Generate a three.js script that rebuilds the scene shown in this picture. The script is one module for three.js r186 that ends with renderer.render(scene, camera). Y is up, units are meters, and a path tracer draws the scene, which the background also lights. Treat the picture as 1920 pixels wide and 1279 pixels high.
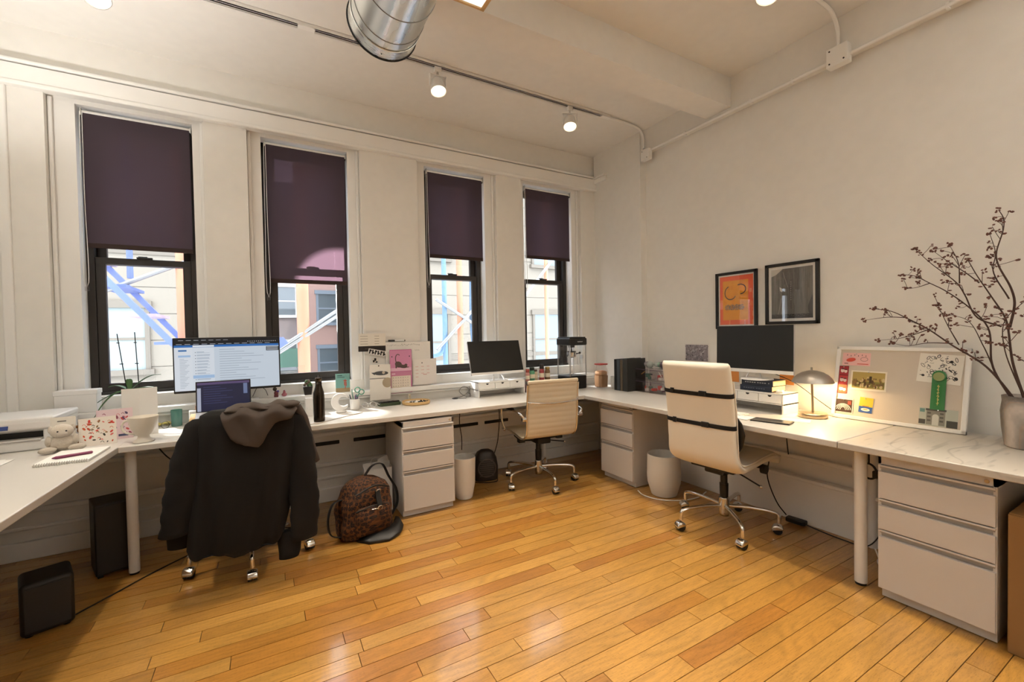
import * as THREE from 'three';
import { RoundedBoxGeometry } from 'three/addons/geometries/RoundedBoxGeometry.js';
import { mergeGeometries, mergeVertices } from 'three/addons/utils/BufferGeometryUtils.js';

// ------------------------------------------------------------------ camera, sky, sun, exposure
const scene = new THREE.Scene();
const D2R = Math.PI / 180;
const camera = new THREE.PerspectiveCamera(2 * Math.atan(639.5 / 814.14) / D2R, 1920 / 1279, 0.05, 200);
camera.position.set(0, 1.34, 0);
camera.rotation.set(-1.151 * D2R, -29.4944 * D2R, -1.0658 * D2R, 'YXZ');
scene.add(camera);
const renderer = new THREE.WebGLRenderer({ antialias: true });
renderer.toneMapping = THREE.LinearToneMapping;
renderer.toneMappingExposure = 1.03;
renderer.shadowMap.enabled = true;
scene.background = new THREE.Color().setRGB(5.0, 5.6, 6.3);
const sun = new THREE.DirectionalLight(new THREE.Color().setRGB(1, 0.96, 0.9), 1.0);   // over the roof behind, onto the houses across the street
sun.position.set(6, 22, 14); sun.target.position.set(0, 0, -12); sun.castShadow = true;
Object.assign(sun.shadow.camera, { left: -30, right: 30, top: 30, bottom: -30, near: 1, far: 90 });
scene.add(sun, sun.target);
const TRACK_CD = 8.6, ADDED_UPLIGHT = 25.5, WARM = new THREE.Color().setRGB(1, 0.86, 0.68);
// sunlight thrown back into the room by sunlit window panes across the street
function thrownBack(from, to, radius, cd) {
  const d = new THREE.Vector3(...from).distanceTo(new THREE.Vector3(...to));
  const s = new THREE.SpotLight(new THREE.Color().setRGB(1, 0.96, 0.9), cd, 0, Math.atan(radius / d), 0.03, 2);
  s.position.set(...from); s.target.position.set(...to); s.castShadow = true; s.shadow.radius = 1.5; scene.add(s, s.target);
}

// ------------------------------------------------------------------ helpers
let seed = 7;
const rnd = () => { seed = (seed * 1664525 + 1013904223) >>> 0; return seed / 4294967296; };
const rr = (a, b) => a + (b - a) * rnd();
const V = (x, y, z) => new THREE.Vector3(x, y, z);
const taken = new Map();
const numbered = n => { const k = taken.get(n) || 0; taken.set(n, k + 1); return k ? `${n}_${String(k).padStart(3, '0')}` : n; };
const clean = g => { let h = g.index ? g.toNonIndexed() : g.clone(); for (const k of Object.keys(h.attributes)) if (!['position', 'normal', 'uv'].includes(k)) h.deleteAttribute(k); h.morphAttributes = {}; h.clearGroups(); if (!h.attributes.normal) h.computeVertexNormals(); if (!h.attributes.uv) h.setAttribute('uv', new THREE.BufferAttribute(new Float32Array(h.attributes.position.count * 2), 2)); return h; };
const merge = (...gs) => { const a = gs.flat(); return a.length === 1 ? a[0] : mergeGeometries(a.map(clean)); };
const at = (g, x = 0, y = 0, z = 0, rx = 0, ry = 0, rz = 0) => { if (rx) g.rotateX(rx); if (ry) g.rotateY(ry); if (rz) g.rotateZ(rz); g.translate(x, y, z); return g; };
const bx = (w, h, d, x = 0, y = 0, z = 0, rx, ry, rz) => at(new THREE.BoxGeometry(w, h, d), x, y, z, rx, ry, rz);
const span = (x0, x1, y0, y1, z0, z1) => bx(x1 - x0, y1 - y0, z1 - z0, (x0 + x1) / 2, (y0 + y1) / 2, (z0 + z1) / 2);
const rb = (w, h, d, r, x = 0, y = 0, z = 0, rx, ry, rz, seg = 2) => at(new RoundedBoxGeometry(w, h, d, seg, Math.min(r, w / 2.01, h / 2.01, d / 2.01)), x, y, z, rx, ry, rz);
const cyl = (r1, r2, h, x = 0, y = 0, z = 0, seg = 24, rx, ry, rz) => at(new THREE.CylinderGeometry(r1, r2, h, seg), x, y, z, rx, ry, rz);
const lathe = (pts, seg = 32, x = 0, y = 0, z = 0) => at(new THREE.LatheGeometry(pts.map(p => new THREE.Vector2(p[0], p[1])), seg), x, y, z);
const sph = (r, x = 0, y = 0, z = 0, sx = 1, sy = 1, sz = 1, s = 16) => { const g = new THREE.SphereGeometry(r, s, Math.round(s * 0.7)); g.scale(sx, sy, sz); g.translate(x, y, z); return g; };
const tube = (pts, r, seg = 0, rad = 6, closed = false) => new THREE.TubeGeometry(new THREE.CatmullRomCurve3(pts.map(p => Array.isArray(p) ? V(...p) : p), closed, 'centripetal'), seg || Math.max(6, pts.length * 5), r, rad, closed);
function rod(a, b, r1, r2 = r1, seg = 10) {
  const A = V(...a), B = V(...b), d = B.clone().sub(A), g = new THREE.CylinderGeometry(r2, r1, d.length(), seg);
  g.applyQuaternion(new THREE.Quaternion().setFromUnitVectors(V(0, 1, 0), d.normalize())); const m = A.add(B).multiplyScalar(0.5); g.translate(m.x, m.y, m.z); return g;
}
function bar(a, b, w, t) {  // a square bar between two points
  const A = V(...a), B = V(...b), d = B.clone().sub(A), g = new THREE.BoxGeometry(w, d.length(), t);
  g.applyQuaternion(new THREE.Quaternion().setFromUnitVectors(V(0, 1, 0), d.normalize())); const m = A.add(B).multiplyScalar(0.5); g.translate(m.x, m.y, m.z); return g;
}
function extrude(pts, depth, bevel = 0) {
  const s = new THREE.Shape(pts.map(p => new THREE.Vector2(p[0], p[1])));
  return new THREE.ExtrudeGeometry(s, { depth, bevelEnabled: bevel > 0, bevelSize: bevel, bevelThickness: bevel, bevelSegments: 2 });
}
function loft(rings, caps = true, uvs = [1, 1]) {   // rings of equal length, closed around
  const n = rings[0].length, m = rings.length, pos = [], uv = [], idx = [];
  rings.forEach((r, i) => { for (let j = 0; j <= n; j++) { const p = r[j % n]; pos.push(p.x, p.y, p.z); uv.push(j / n * uvs[0], i / (m - 1) * uvs[1]); } });
  for (let i = 0; i < m - 1; i++) for (let j = 0; j < n; j++) { const a = i * (n + 1) + j, b = a + n + 1; idx.push(a, b, a + 1, b, b + 1, a + 1); }
  if (caps) for (const [i, flip] of [[0, 1], [m - 1, 0]]) {
    const c = rings[i].reduce((s, p) => s.add(p), V(0, 0, 0)).multiplyScalar(1 / n), k = pos.length / 3;
    pos.push(c.x, c.y, c.z); uv.push(0.5, i ? uvs[1] : 0);
    for (let j = 0; j < n; j++) { const a = i * (n + 1) + j; flip ? idx.push(k, a, a + 1) : idx.push(k, a + 1, a); }
  }
  const g = new THREE.BufferGeometry();
  g.setAttribute('position', new THREE.Float32BufferAttribute(pos, 3)); g.setAttribute('uv', new THREE.Float32BufferAttribute(uv, 2)); g.setIndex(idx);
  g.computeVertexNormals();
  const N = g.attributes.normal;                      // close the seam
  for (let i = 0; i < m; i++) { const a = i * (n + 1), b = a + n, v = V(N.getX(a) + N.getX(b), N.getY(a) + N.getY(b), N.getZ(a) + N.getZ(b)).normalize(); N.setXYZ(a, v.x, v.y, v.z); N.setXYZ(b, v.x, v.y, v.z); }
  return g;
}
function uvMetres(g, ox = 0, oy = 0) {                // uv in metres, across the face's main axis
  const h = clean(g), p = h.attributes.position, n = h.attributes.normal, u = h.attributes.uv;
  for (let i = 0; i < p.count; i++) { const ax = Math.abs(n.getX(i)), ay = Math.abs(n.getY(i)), az = Math.abs(n.getZ(i)); if (ay >= ax && ay >= az) u.setXY(i, p.getX(i) + ox, p.getZ(i) + oy); else if (ax >= az) u.setXY(i, p.getZ(i) + ox, p.getY(i) + oy); else u.setXY(i, p.getX(i) + ox, p.getY(i) + oy); }
  return h;
}
function mesh(name, g, m, parent) {
  const o = new THREE.Mesh(Array.isArray(g) ? merge(...g) : g, m); o.name = parent === scene ? numbered(name) : name; o.castShadow = o.receiveShadow = true; parent.add(o); return o;
}
const part = (parent, name, g, m, label) => { const o = mesh(name, g, m, parent); if (label) o.userData.label = label; return o; };
function tag(o, label, category, group, kind) { o.userData.label = label; if (category) o.userData.category = category; if (group) o.userData.group = group; if (kind) o.userData.kind = kind; return o; }
function thing(name, label, category, p = [0, 0, 0], ry = 0, group) {
  const o = new THREE.Group(); o.name = numbered(name); o.position.set(...p); o.rotation.y = ry; scene.add(o); return tag(o, label, category, group);
}
function solo(name, label, category, g, m, p = [0, 0, 0], ry = 0, group) { const o = mesh(name, g, m, scene); o.position.set(...p); o.rotation.y = ry; return tag(o, label, category, group); }
function struct(name, g, m) { const o = g ? mesh(name, g, m, scene) : (() => { const q = new THREE.Group(); q.name = numbered(name); scene.add(q); return q; })(); o.userData.kind = 'structure'; return o; }

// ------------------------------------------------------------------ textures
function hash(x, y, s) { let h = (x * 374761393 + y * 668265263 + s * 1442695041) | 0; h = Math.imul(h ^ (h >>> 13), 1274126177); return ((h ^ (h >>> 16)) >>> 0) / 4294967296; }
function vnoise(x, y, px, py, s) {                    // tileable value noise with periods px, py
  const x0 = Math.floor(x), y0 = Math.floor(y), fx = x - x0, fy = y - y0, u = fx * fx * (3 - 2 * fx), v = fy * fy * (3 - 2 * fy);
  const q = (a, b) => hash(((a % px) + px) % px, ((b % py) + py) % py, s);
  return (q(x0, y0) * (1 - u) + q(x0 + 1, y0) * u) * (1 - v) + (q(x0, y0 + 1) * (1 - u) + q(x0 + 1, y0 + 1) * u) * v;
}
function dataTex(w, h, f, srgb = true, rep = 1) {
  const a = new Uint8Array(w * h * 4);
  for (let y = 0; y < h; y++) for (let x = 0; x < w; x++) { const c = f(x / w, y / h), i = (y * w + x) * 4; a[i] = c[0] * 255; a[i + 1] = c[1] * 255; a[i + 2] = c[2] * 255; a[i + 3] = 255; }
  const t = new THREE.DataTexture(a, w, h); t.wrapS = t.wrapT = THREE.RepeatWrapping; t.magFilter = THREE.LinearFilter; t.colorSpace = srgb ? THREE.SRGBColorSpace : THREE.NoColorSpace; t.repeat.set(rep, rep); t.needsUpdate = true; return t;
}
const grey = v => [v, v, v];
const cl = v => Math.max(0, Math.min(1, v));
function canvasTex(w, h, draw) {
  const c = document.createElement('canvas'); c.width = w; c.height = h; const x = c.getContext('2d'); draw(x, w, h);
  const t = new THREE.CanvasTexture(c); t.colorSpace = THREE.SRGBColorSpace; return t;
}
const woodTex = dataTex(1024, 256, (u, v) => {        // long grain along u, pores and a few cathedral rings
  const w = vnoise(u * 4, v * 5, 4, 5, 1) * 0.9 + vnoise(u * 9, v * 11, 9, 11, 2) * 0.25;
  const ring = 0.5 + 0.5 * Math.sin((v * 26 + w * 9) * 2.2);
  const fine = vnoise(u * 40, v * 128, 40, 128, 3), pore = vnoise(u * 90, v * 256, 90, 256, 4) > 0.86 ? 0.10 : 0;
  const k = 0.86 + 0.10 * (vnoise(u * 4, v * 3, 4, 3, 5) - 0.5) - 0.10 * ring * ring * vnoise(u * 5, v * 4, 5, 4, 8) + 0.08 * (fine - 0.5) - pore;
  return [cl(k), cl(k * 0.965 - 0.01), cl(k * 0.90 - 0.03)];
});
const plasterTex = dataTex(512, 512, (u, v) => { const n = 0.5 * vnoise(u * 12, v * 12, 12, 12, 11) + 0.3 * vnoise(u * 48, v * 48, 48, 48, 12) + 0.2 * vnoise(u * 160, v * 160, 160, 160, 13); return grey(n); }, false);
const paintTex = dataTex(256, 256, (u, v) => { const n = 0.965 + 0.012 * (vnoise(u * 5, v * 5, 5, 5, 14) - 0.5) + 0.012 * (vnoise(u * 24, v * 24, 24, 24, 15) - 0.5); return [n, n * 0.995, n * 0.985]; });
const weaveTex = dataTex(256, 256, (u, v) => { const a = Math.sin(u * 64 * Math.PI * 2) * Math.sin(v * 64 * Math.PI * 2); return grey(cl(0.5 + 0.3 * a + 0.25 * (vnoise(u * 60, v * 60, 60, 60, 21) - 0.5))); }, false);
const leopardTex = dataTex(512, 512, (u, v) => {
  const N = 13; let best = 9, id = 0;
  for (let i = -1; i <= 1; i++) for (let j = -1; j <= 1; j++) { const cx = Math.floor(u * N) + i, cy = Math.floor(v * N) + j, a = ((cx % N) + N) % N, b = ((cy % N) + N) % N; const dx = u * N - cx - 0.2 - 0.6 * hash(a, b, 31), dy = v * N - cy - 0.2 - 0.6 * hash(a, b, 32); const d = Math.hypot(dx, dy * 1.2); if (d < best) { best = d; id = hash(a, b, 33); } }
  best += 0.16 * (vnoise(u * 60, v * 60, 60, 60, 34) - 0.5);
  const n = 0.8 + 0.4 * (vnoise(u * 30, v * 30, 30, 30, 35) - 0.5);
  if (best > 0.24 && best < 0.42 && vnoise(u * 26, v * 26, 26, 26, 36) > 0.25) return [0.05, 0.035, 0.03];
  if (best <= 0.24) return [0.36 * n, 0.19 * n, 0.08 * n];
  return [0.60 * n, 0.40 * n, 0.17 * n];
});
const marbleTex = dataTex(1024, 512, (u, v) => {
  const w = vnoise(u * 4, v * 3, 4, 3, 41) + 0.5 * vnoise(u * 9, v * 7, 9, 7, 42);
  const l = Math.abs(((v * 3 + u * 1 + w * 0.9) % 1 + 1) % 1 - 0.5) * 2, vein = Math.max(0, 1 - l / 0.07) * vnoise(u * 7, v * 5, 7, 5, 43);
  const streak = Math.max(0, vnoise(u * 10, v * 60, 10, 60, 44) - 0.72) * 0.5;
  const k = 0.93 - 0.20 * vein - streak; return [k, k * 0.985, k * 0.965];
});
const brushTex = dataTex(256, 256, (u, v) => grey(0.35 + 0.25 * vnoise(u * 4, v * 200, 4, 200, 51)), false);
const galvTex = dataTex(256, 256, (u, v) => { const n = vnoise(u * 14, v * 14, 14, 14, 53) * 0.6 + vnoise(u * 50, v * 50, 50, 50, 54) * 0.4; return grey(0.2 + 0.22 * n); }, false);
const clayTex = dataTex(512, 256, (u, v) => { const w = vnoise(u * 4, v * 4, 4, 4, 61) * 1.6 + vnoise(u * 9, v * 9, 9, 9, 63) * 0.4, b = 0.5 + 0.5 * Math.sin((v * 2.6 + w) * 5), k = 0.52 + 0.42 * b + 0.06 * (vnoise(u * 60, v * 60, 60, 60, 64) - 0.5), r = Math.max(0, 1 - Math.abs(b - 0.5) * 9); return [cl(k + 0.05 * r), cl(k * 0.97), cl(k * 0.95 - 0.05 * r)]; });

// ------------------------------------------------------------------ materials
const S = (color, rough = 0.6, o = {}) => new THREE.MeshPhysicalMaterial({ color, roughness: rough, ...o });
const M = {
  wall: S('#f5f3ee', 0.75, { map: paintTex, bumpMap: plasterTex, bumpScale: 0.0004 }),
  wallPlain: S('#ebe7df', 0.6),
  trim: S('#f3f1ec', 0.42),
  ceiling: S('#f6f4f0', 0.8, { map: paintTex, bumpMap: plasterTex, bumpScale: 0.0004 }),
  desk: S('#d6d2cb', 0.34, { clearcoat: 0.25, clearcoatRoughness: 0.25 }),
  marble: S('#dcd8d0', 0.32, { map: marbleTex, clearcoat: 0.25, clearcoatRoughness: 0.25 }),
  cabinet: S('#dad5d0', 0.5), channel: S('#a5a3a1', 0.45), leg: S('#e9e6e0', 0.35),
  frame: S('#2b2622', 0.45), glass: new THREE.MeshPhysicalMaterial({ color: '#ffffff', transmission: 1, roughness: 0, thickness: 0, ior: 1.45 }),
  blind: S('#463640', 0.9, { transmission: 0.5, thickness: 0, side: THREE.DoubleSide }), hem: S('#33231f', 0.8),
  chrome: S('#e6e4e0', 0.12, { metalness: 1 }), steel: S('#c9c6c0', 0.3, { metalness: 1, roughnessMap: brushTex }), galv: S('#e4e6e3', 1.0, { metalness: 1, roughnessMap: galvTex }),
  brass: S('#b6a58c', 0.3, { metalness: 1 }), alu: S('#d8d8d8', 0.35, { metalness: 0.9 }),
  black: S('#141210', 0.5), blackGloss: S('#0b0b0b', 0.15), rubber: S('#0d0c0b', 0.7), dark: S('#24201d', 0.6), wheel: S('#171514', 0.4),
  screenOff: S('#151513', 0.35), white: S('#f2f0ec', 0.5), whiteGloss: S('#f4f2ee', 0.22), paper: S('#f1eee8', 0.85), paperPink: S('#eec9cb', 0.85),
  leatherCream: S('#e8dfcd', 0.5), leatherTan: S('#dccfb6', 0.48), strap: S('#0e0c0c', 0.75),
  jacket: S('#0b0806', 0.92, { bumpMap: weaveTex, bumpScale: 0.0008 }), grayCloth: S('#4a4039', 0.95, { bumpMap: weaveTex, bumpScale: 0.0008 }),
  leopard: S('#b9a494', 0.8, { map: leopardTex }), blackLeather: S('#0f0d0c', 0.45),
  bin: S('#e4e0d8', 0.45), plush: S('#d6cbbb', 1, { sheen: 0.6, sheenColor: new THREE.Color('#ffffff'), bumpMap: plasterTex, bumpScale: 0.004 }), plushBrown: S('#96602f', 1),
  acrylic: new THREE.MeshPhysicalMaterial({ color: '#f6f4f4', transmission: 1, roughness: 0.05, thickness: 0, ior: 1.45 }),
  greenLeaf: S('#4c7340', 0.5), leafDark: S('#2f5a35', 0.5), teal: S('#5fb3a4', 0.5), bark: S('#4a342c', 0.85), bud: S('#6f4a40', 0.8), clay: S('#d8d2cb', 0.6, { map: clayTex }),
  kraft: S('#9a7446', 0.9), woodTray: S('#d6b179', 0.5), red: S('#c23b34', 0.45), orangeNote: S('#e99a4f', 0.85), gold: S('#c6a24a', 0.4),
};
M.wall.map.repeat.set(1, 1);
// ------------------------------------------------------------------ the room
const XL = -1.62, XR = 3.34, ZW = -3.82, ZB = 2.6, CEIL = 3.295, CEIL2 = 3.335, H = 0.75;
// floor: boards along x, each a part
{
  const floor = struct('floor');
  part(floor, 'subfloor', span(XL - 0.2, XR + 0.2, -0.14, -0.0135, -4.1, ZB + 0.2), S('#5a4024', 0.9));
  const tints = ['#d6a75c', '#d09f55', '#dcad62', '#ca944a', '#d8a960', '#c58d48', '#d3a156', '#dbab5e'].map(c => S(c, 0.3, { map: woodTex, bumpMap: woodTex, bumpScale: 0.0003, clearcoat: 0.6, clearcoatRoughness: 0.12 }));
  const W = 0.0865, back = [];
  for (let r = 0, z = -4.02; z < ZB; r++, z += W) {
    let x = XL - 0.1 - rr(0, 0.9);
    while (x < XR + 0.05) {
      const L = rr(0.45, 1.35), x0 = Math.max(x, XL - 0.1), x1 = Math.min(x + L, XR + 0.1);
      x += L; if (x1 - x0 < 0.06) continue;
      const seen = z > -3.86 && z < -0.42 && x1 > (-1.55) && !(z > -1.75 && x0 < -0.9 && false);
      const b = 0.0009, w = x1 - x0 - 0.0012, d = W - 0.0014, top = rr(-0.0004, 0.0004);
      const s = new THREE.Shape([[-w / 2, -d / 2], [w / 2, -d / 2], [w / 2, d / 2], [-w / 2, d / 2]].map(p => new THREE.Vector2(p[0], p[1])));
      const g = new THREE.ExtrudeGeometry(s, { depth: 0.011, bevelEnabled: true, bevelSize: 0, bevelThickness: b, bevelOffset: -b, bevelSegments: 1 });
      g.rotateX(-Math.PI / 2); g.translate(0, -0.0125 + top, 0);
      const h = uvMetres(g), u = h.attributes.uv, ou = rnd(), ov = rnd();
      for (let i = 0; i < u.count; i++) u.setXY(i, u.getX(i) * 0.75 + ou, u.getY(i) * 2.6 + ov);
      const m = tints[Math.floor(rnd() * tints.length)];
      if (seen) { const o = part(floor, 'plank', h, m); o.position.set((x0 + x1) / 2, 0, z); }
      else { h.translate((x0 + x1) / 2, 0, z); back.push(h); }
    }
  }
  tag(part(floor, 'plank_field', merge(back), tints[0]), 'boards running on behind the viewer', null, null, 'stuff');
}
// ceiling in two bays, and the beam between them
{
  const c = struct('ceiling', uvMetres(merge(span(XL - 0.2, XR + 0.3, CEIL, 3.6, -4.15, -2.28), span(XL - 0.2, XR + 0.3, CEIL2, 3.6, -2.28, ZB + 0.2))), M.ceiling);
  const b = struct('trim_1', uvMetres(span(XL - 0.1, XR + 0.05, 3.105, 3.5, -2.395, -2.17)), M.ceiling); b.userData.label = 'plastered ceiling beam';
}
// closed sides
{
  struct('wall_left', uvMetres(span(XL - 0.2, XL, -0.1, 3.6, -4.15, ZB + 0.2)), M.wall);
  struct('wall_back', uvMetres(span(XL - 0.2, XR + 0.3, -0.1, 3.6, ZB, ZB + 0.2)), M.wall);
  struct('wall_right', uvMetres(span(XR, XR + 0.25, -0.1, 3.6, -4.15, ZB + 0.1)), M.wall);
  struct('trim_2', uvMetres(span(3.275, XR, 3.075, 3.6, -3.84, ZB)), M.wall).userData.label = 'soffit above the right wall';
  struct('trim_3', uvMetres(span(3.262, XR, 0, 3.6, -3.82, -3.13)), M.wall).userData.label = 'corner column';
  const lp = struct('trim_4', uvMetres(span(3.205, XR, 0, 0.66, -3.13, ZB)), M.wall); lp.userData.label = 'lower panelling of the right wall';
  part(lp, 'ledge', merge(rb(0.05, 0.03, 5.7, 0.008, 3.19, 0.44, -0.28), rb(0.075, 0.025, 5.7, 0.008, 3.18, 0.30, -0.28)), M.trim);
  struct('baseboard_right', uvMetres(span(3.158, 3.205, 0, 0.285, -3.13, ZB)), M.trim);
}
// window wall
const WIN = [[-1.05, -0.43, 1.955], [0.0, 0.63, 1.765], [1.30, 1.91, 2.05], [2.36, 2.98, 2.115]];
const REC = [[-1.175, -0.36], [-0.09, 0.72], [1.21, 2.01], [2.295, 3.06]];
const SILL = 0.878, WTOP = 2.885, RTOP = 2.915;
{
  const w = struct('wall_window');
  const px = [XL, ...REC.flat(), 3.275];
  for (let i = 0; i < px.length; i += 2) if (px[i + 1] - px[i] > 0.02) part(w, 'pier', uvMetres(span(px[i], px[i + 1], 0.6, 3.02, -4.15, ZW)), M.wall);
  const casings = [];
  WIN.forEach(([a, b], i) => { const [c, d] = REC[i]; casings.push(span(c, a, 0.8, 3.0, -4.15, -3.885), span(b, d, 0.8, 3.0, -4.15, -3.885), span(a, b, WTOP, 3.0, -4.15, -3.885), span(c, d, RTOP, 3.02, -3.9, -3.84)); });
  part(w, 'casing', uvMetres(merge(casings)), M.trim);
  const strips = [];
  WIN.forEach(([a, b], i) => { const [c, d] = REC[i]; strips.push(rb(0.022, 2.0, 0.02, 0.006, c + 0.012, 1.9, -3.872), rb(0.022, 2.0, 0.02, 0.006, d - 0.012, 1.9, -3.872)); });
  part(w, 'casing_bead', merge(strips), M.trim);
  part(w, 'upper_wall', uvMetres(span(XL, 3.3, 2.98, 3.5, -4.15, -3.845)), M.wall);
  part(w, 'picture_moulding', merge(rb(XR - XL, 0.122, 0.06, 0.004, (XL + 3.26) / 2, 2.967, -3.815), rb(XR - XL, 0.022, 0.085, 0.008, (XL + 3.26) / 2, 3.047, -3.82), rb(XR - XL, 0.03, 0.075, 0.01, (XL + 3.26) / 2, 2.912, -3.812)), M.trim);
  part(w, 'moulding_return', merge(rb(0.03, 0.05, 0.22, 0.008, 3.25, 3.0, -3.72), rb(0.05, 0.018, 0.22, 0.006, 3.245, 3.035, -3.72)), M.trim);
  part(w, 'apron', uvMetres(span(XL, 3.3, 0, 0.96, -4.15, -3.86)), M.wall);
  const low = struct('trim_5', uvMetres(span(XL, 3.262, 0, 0.83, -3.86, -3.79)), M.wall); low.userData.label = 'panelling under the windows';
  const sill = struct('trim_6'); sill.userData.label = 'window sill';
  part(sill, 'sill', rb(XR - XL - 0.08, 0.042, 0.16, 0.01, (XL + 3.26) / 2, SILL - 0.021, -3.82), M.trim);
  part(sill, 'sill_bead', rb(XR - XL - 0.08, 0.02, 0.03, 0.008, (XL + 3.26) / 2, SILL - 0.055, -3.778), M.trim);
  struct('baseboard_window', rb(XR - XL - 0.1, 0.11, 0.03, 0.006, (XL + 3.2) / 2, 0.055, -3.778), M.trim);
  part(low, 'ledge', merge(rb(XR - XL - 0.1, 0.03, 0.03, 0.008, (XL + 3.2) / 2, 0.30, -3.782), rb(XR - XL - 0.1, 0.02, 0.02, 0.006, (XL + 3.2) / 2, 0.19, -3.785), rb(XR - XL - 0.1, 0.03, 0.05, 0.01, (XL + 3.2) / 2, 0.55, -3.77)), M.trim);
  for (const x of [0.37, 0.74, 1.62, 1.95]) part(low, 'vent_slot', rb(0.26, 0.03, 0.012, 0.012, x, 0.47, -3.787), M.black);
  part(w, 'pilaster_strip', rb(0.05, 2.02, 0.024, 0.01, -1.36, 1.895, -3.815), M.trim);
}
// windows with two sashes each
WIN.forEach(([a, b], i) => {
  const g = struct(`window_${i + 1}`), w = b - a, c = (a + b) / 2, z = -4.04, y0 = 0.955, y1 = WTOP, mid = 1.885, f = 0.042;
  part(g, 'window_frame', merge(span(a, a + f, y0, y1, z - 0.05, z + 0.045), span(b - f, b, y0, y1, z - 0.05, z + 0.045), span(a, b, y1 - f, y1, z - 0.05, z + 0.045), rb(w, 0.04, 0.13, 0.005, c, y0 + 0.005, z)), M.frame);
  const s = 0.052;
  const sash = (name, ya, yb, zz, rail) => {
    const o = part(g, name, merge(rb(s, yb - ya, 0.035, 0.004, a + f + s / 2, (ya + yb) / 2, zz), rb(s, yb - ya, 0.035, 0.004, b - f - s / 2, (ya + yb) / 2, zz), rb(w - 2 * f, rail, 0.037, 0.004, c, ya + rail / 2, zz), rb(w - 2 * f, 0.045, 0.037, 0.004, c, yb - 0.0225, zz)), M.frame);
    part(o, 'pane', bx(w - 2 * f - 2 * s, yb - ya - rail - 0.045, 0.004, c, (ya + rail + yb - 0.045) / 2, zz), M.glass);
    return o;
  };
  sash('upper_sash', mid - 0.02, y1 - f, z - 0.025, 0.045);
  const low = sash('lower_sash', y0 + 0.02, mid + 0.025, z + 0.02, 0.06);
  part(low, 'sash_lock', merge(cyl(0.014, 0.016, 0.012, c, mid + 0.031, z + 0.02, 12), bx(0.05, 0.008, 0.012, c - 0.015, mid + 0.041, z + 0.02)), M.dark);
  part(low, 'sash_lift', rb(0.09, 0.012, 0.02, 0.004, c, mid + 0.03, z + 0.045), M.frame);
});
// roller blinds
const blindNote = ['a plain square hem, at the window by the printer', 'drawn lowest, with a patch of sun on it', 'between the whiteboard and the dark tilted screen', 'drawn highest, above the popcorn machine'];
WIN.forEach(([a, b, yb], i) => {
  const t = thing('roller_blind', `dark plum roller blind, ${blindNote[i]}`, 'blind', [(a + b) / 2, yb, -3.902], 0, 'roller blinds on the four windows');
  const w = b - a - 0.05, h = 2.845 - yb, x0 = 0.008;
  part(t, 'fabric', at(new THREE.PlaneGeometry(w, h - 0.03), x0, h / 2 + 0.015, 0), M.blind);
  part(t, 'hem_bar', rb(w, 0.032, 0.009, 0.003, x0, 0.016, 0), M.hem);
  part(t, 'roller_tube', cyl(0.014, 0.014, w + 0.01, x0, h + 0.004, -0.012, 16, 0, 0, Math.PI / 2), M.whiteGloss);
  for (const s of [-1, 1]) part(t, 'bracket', rb(0.006, 0.05, 0.04, 0.002, x0 + s * (w / 2 + 0.008), h, -0.008), M.steel);
  const cx = -w / 2 - 0.005, drop = 2.845 - (i === 1 ? 1.66 : i === 0 ? 1.70 : 1.8);
  part(t, 'bead_chain', merge(tube([[cx, h, 0.008], [cx - 0.004, h - drop * 0.5, 0.012], [cx, h - drop, 0.014], [cx + 0.008, h - drop - 0.012, 0.014], [cx + 0.014, h - drop, 0.014], [cx + 0.012, h - drop * 0.5, 0.012], [cx + 0.012, h, 0.008]], 0.0022, 60, 5)), M.white);
  part(t, 'chain_weight', rb(0.022, 0.03, 0.012, 0.004, cx + 0.007, h - drop - 0.02, 0.014), M.acrylic);
});
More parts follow.
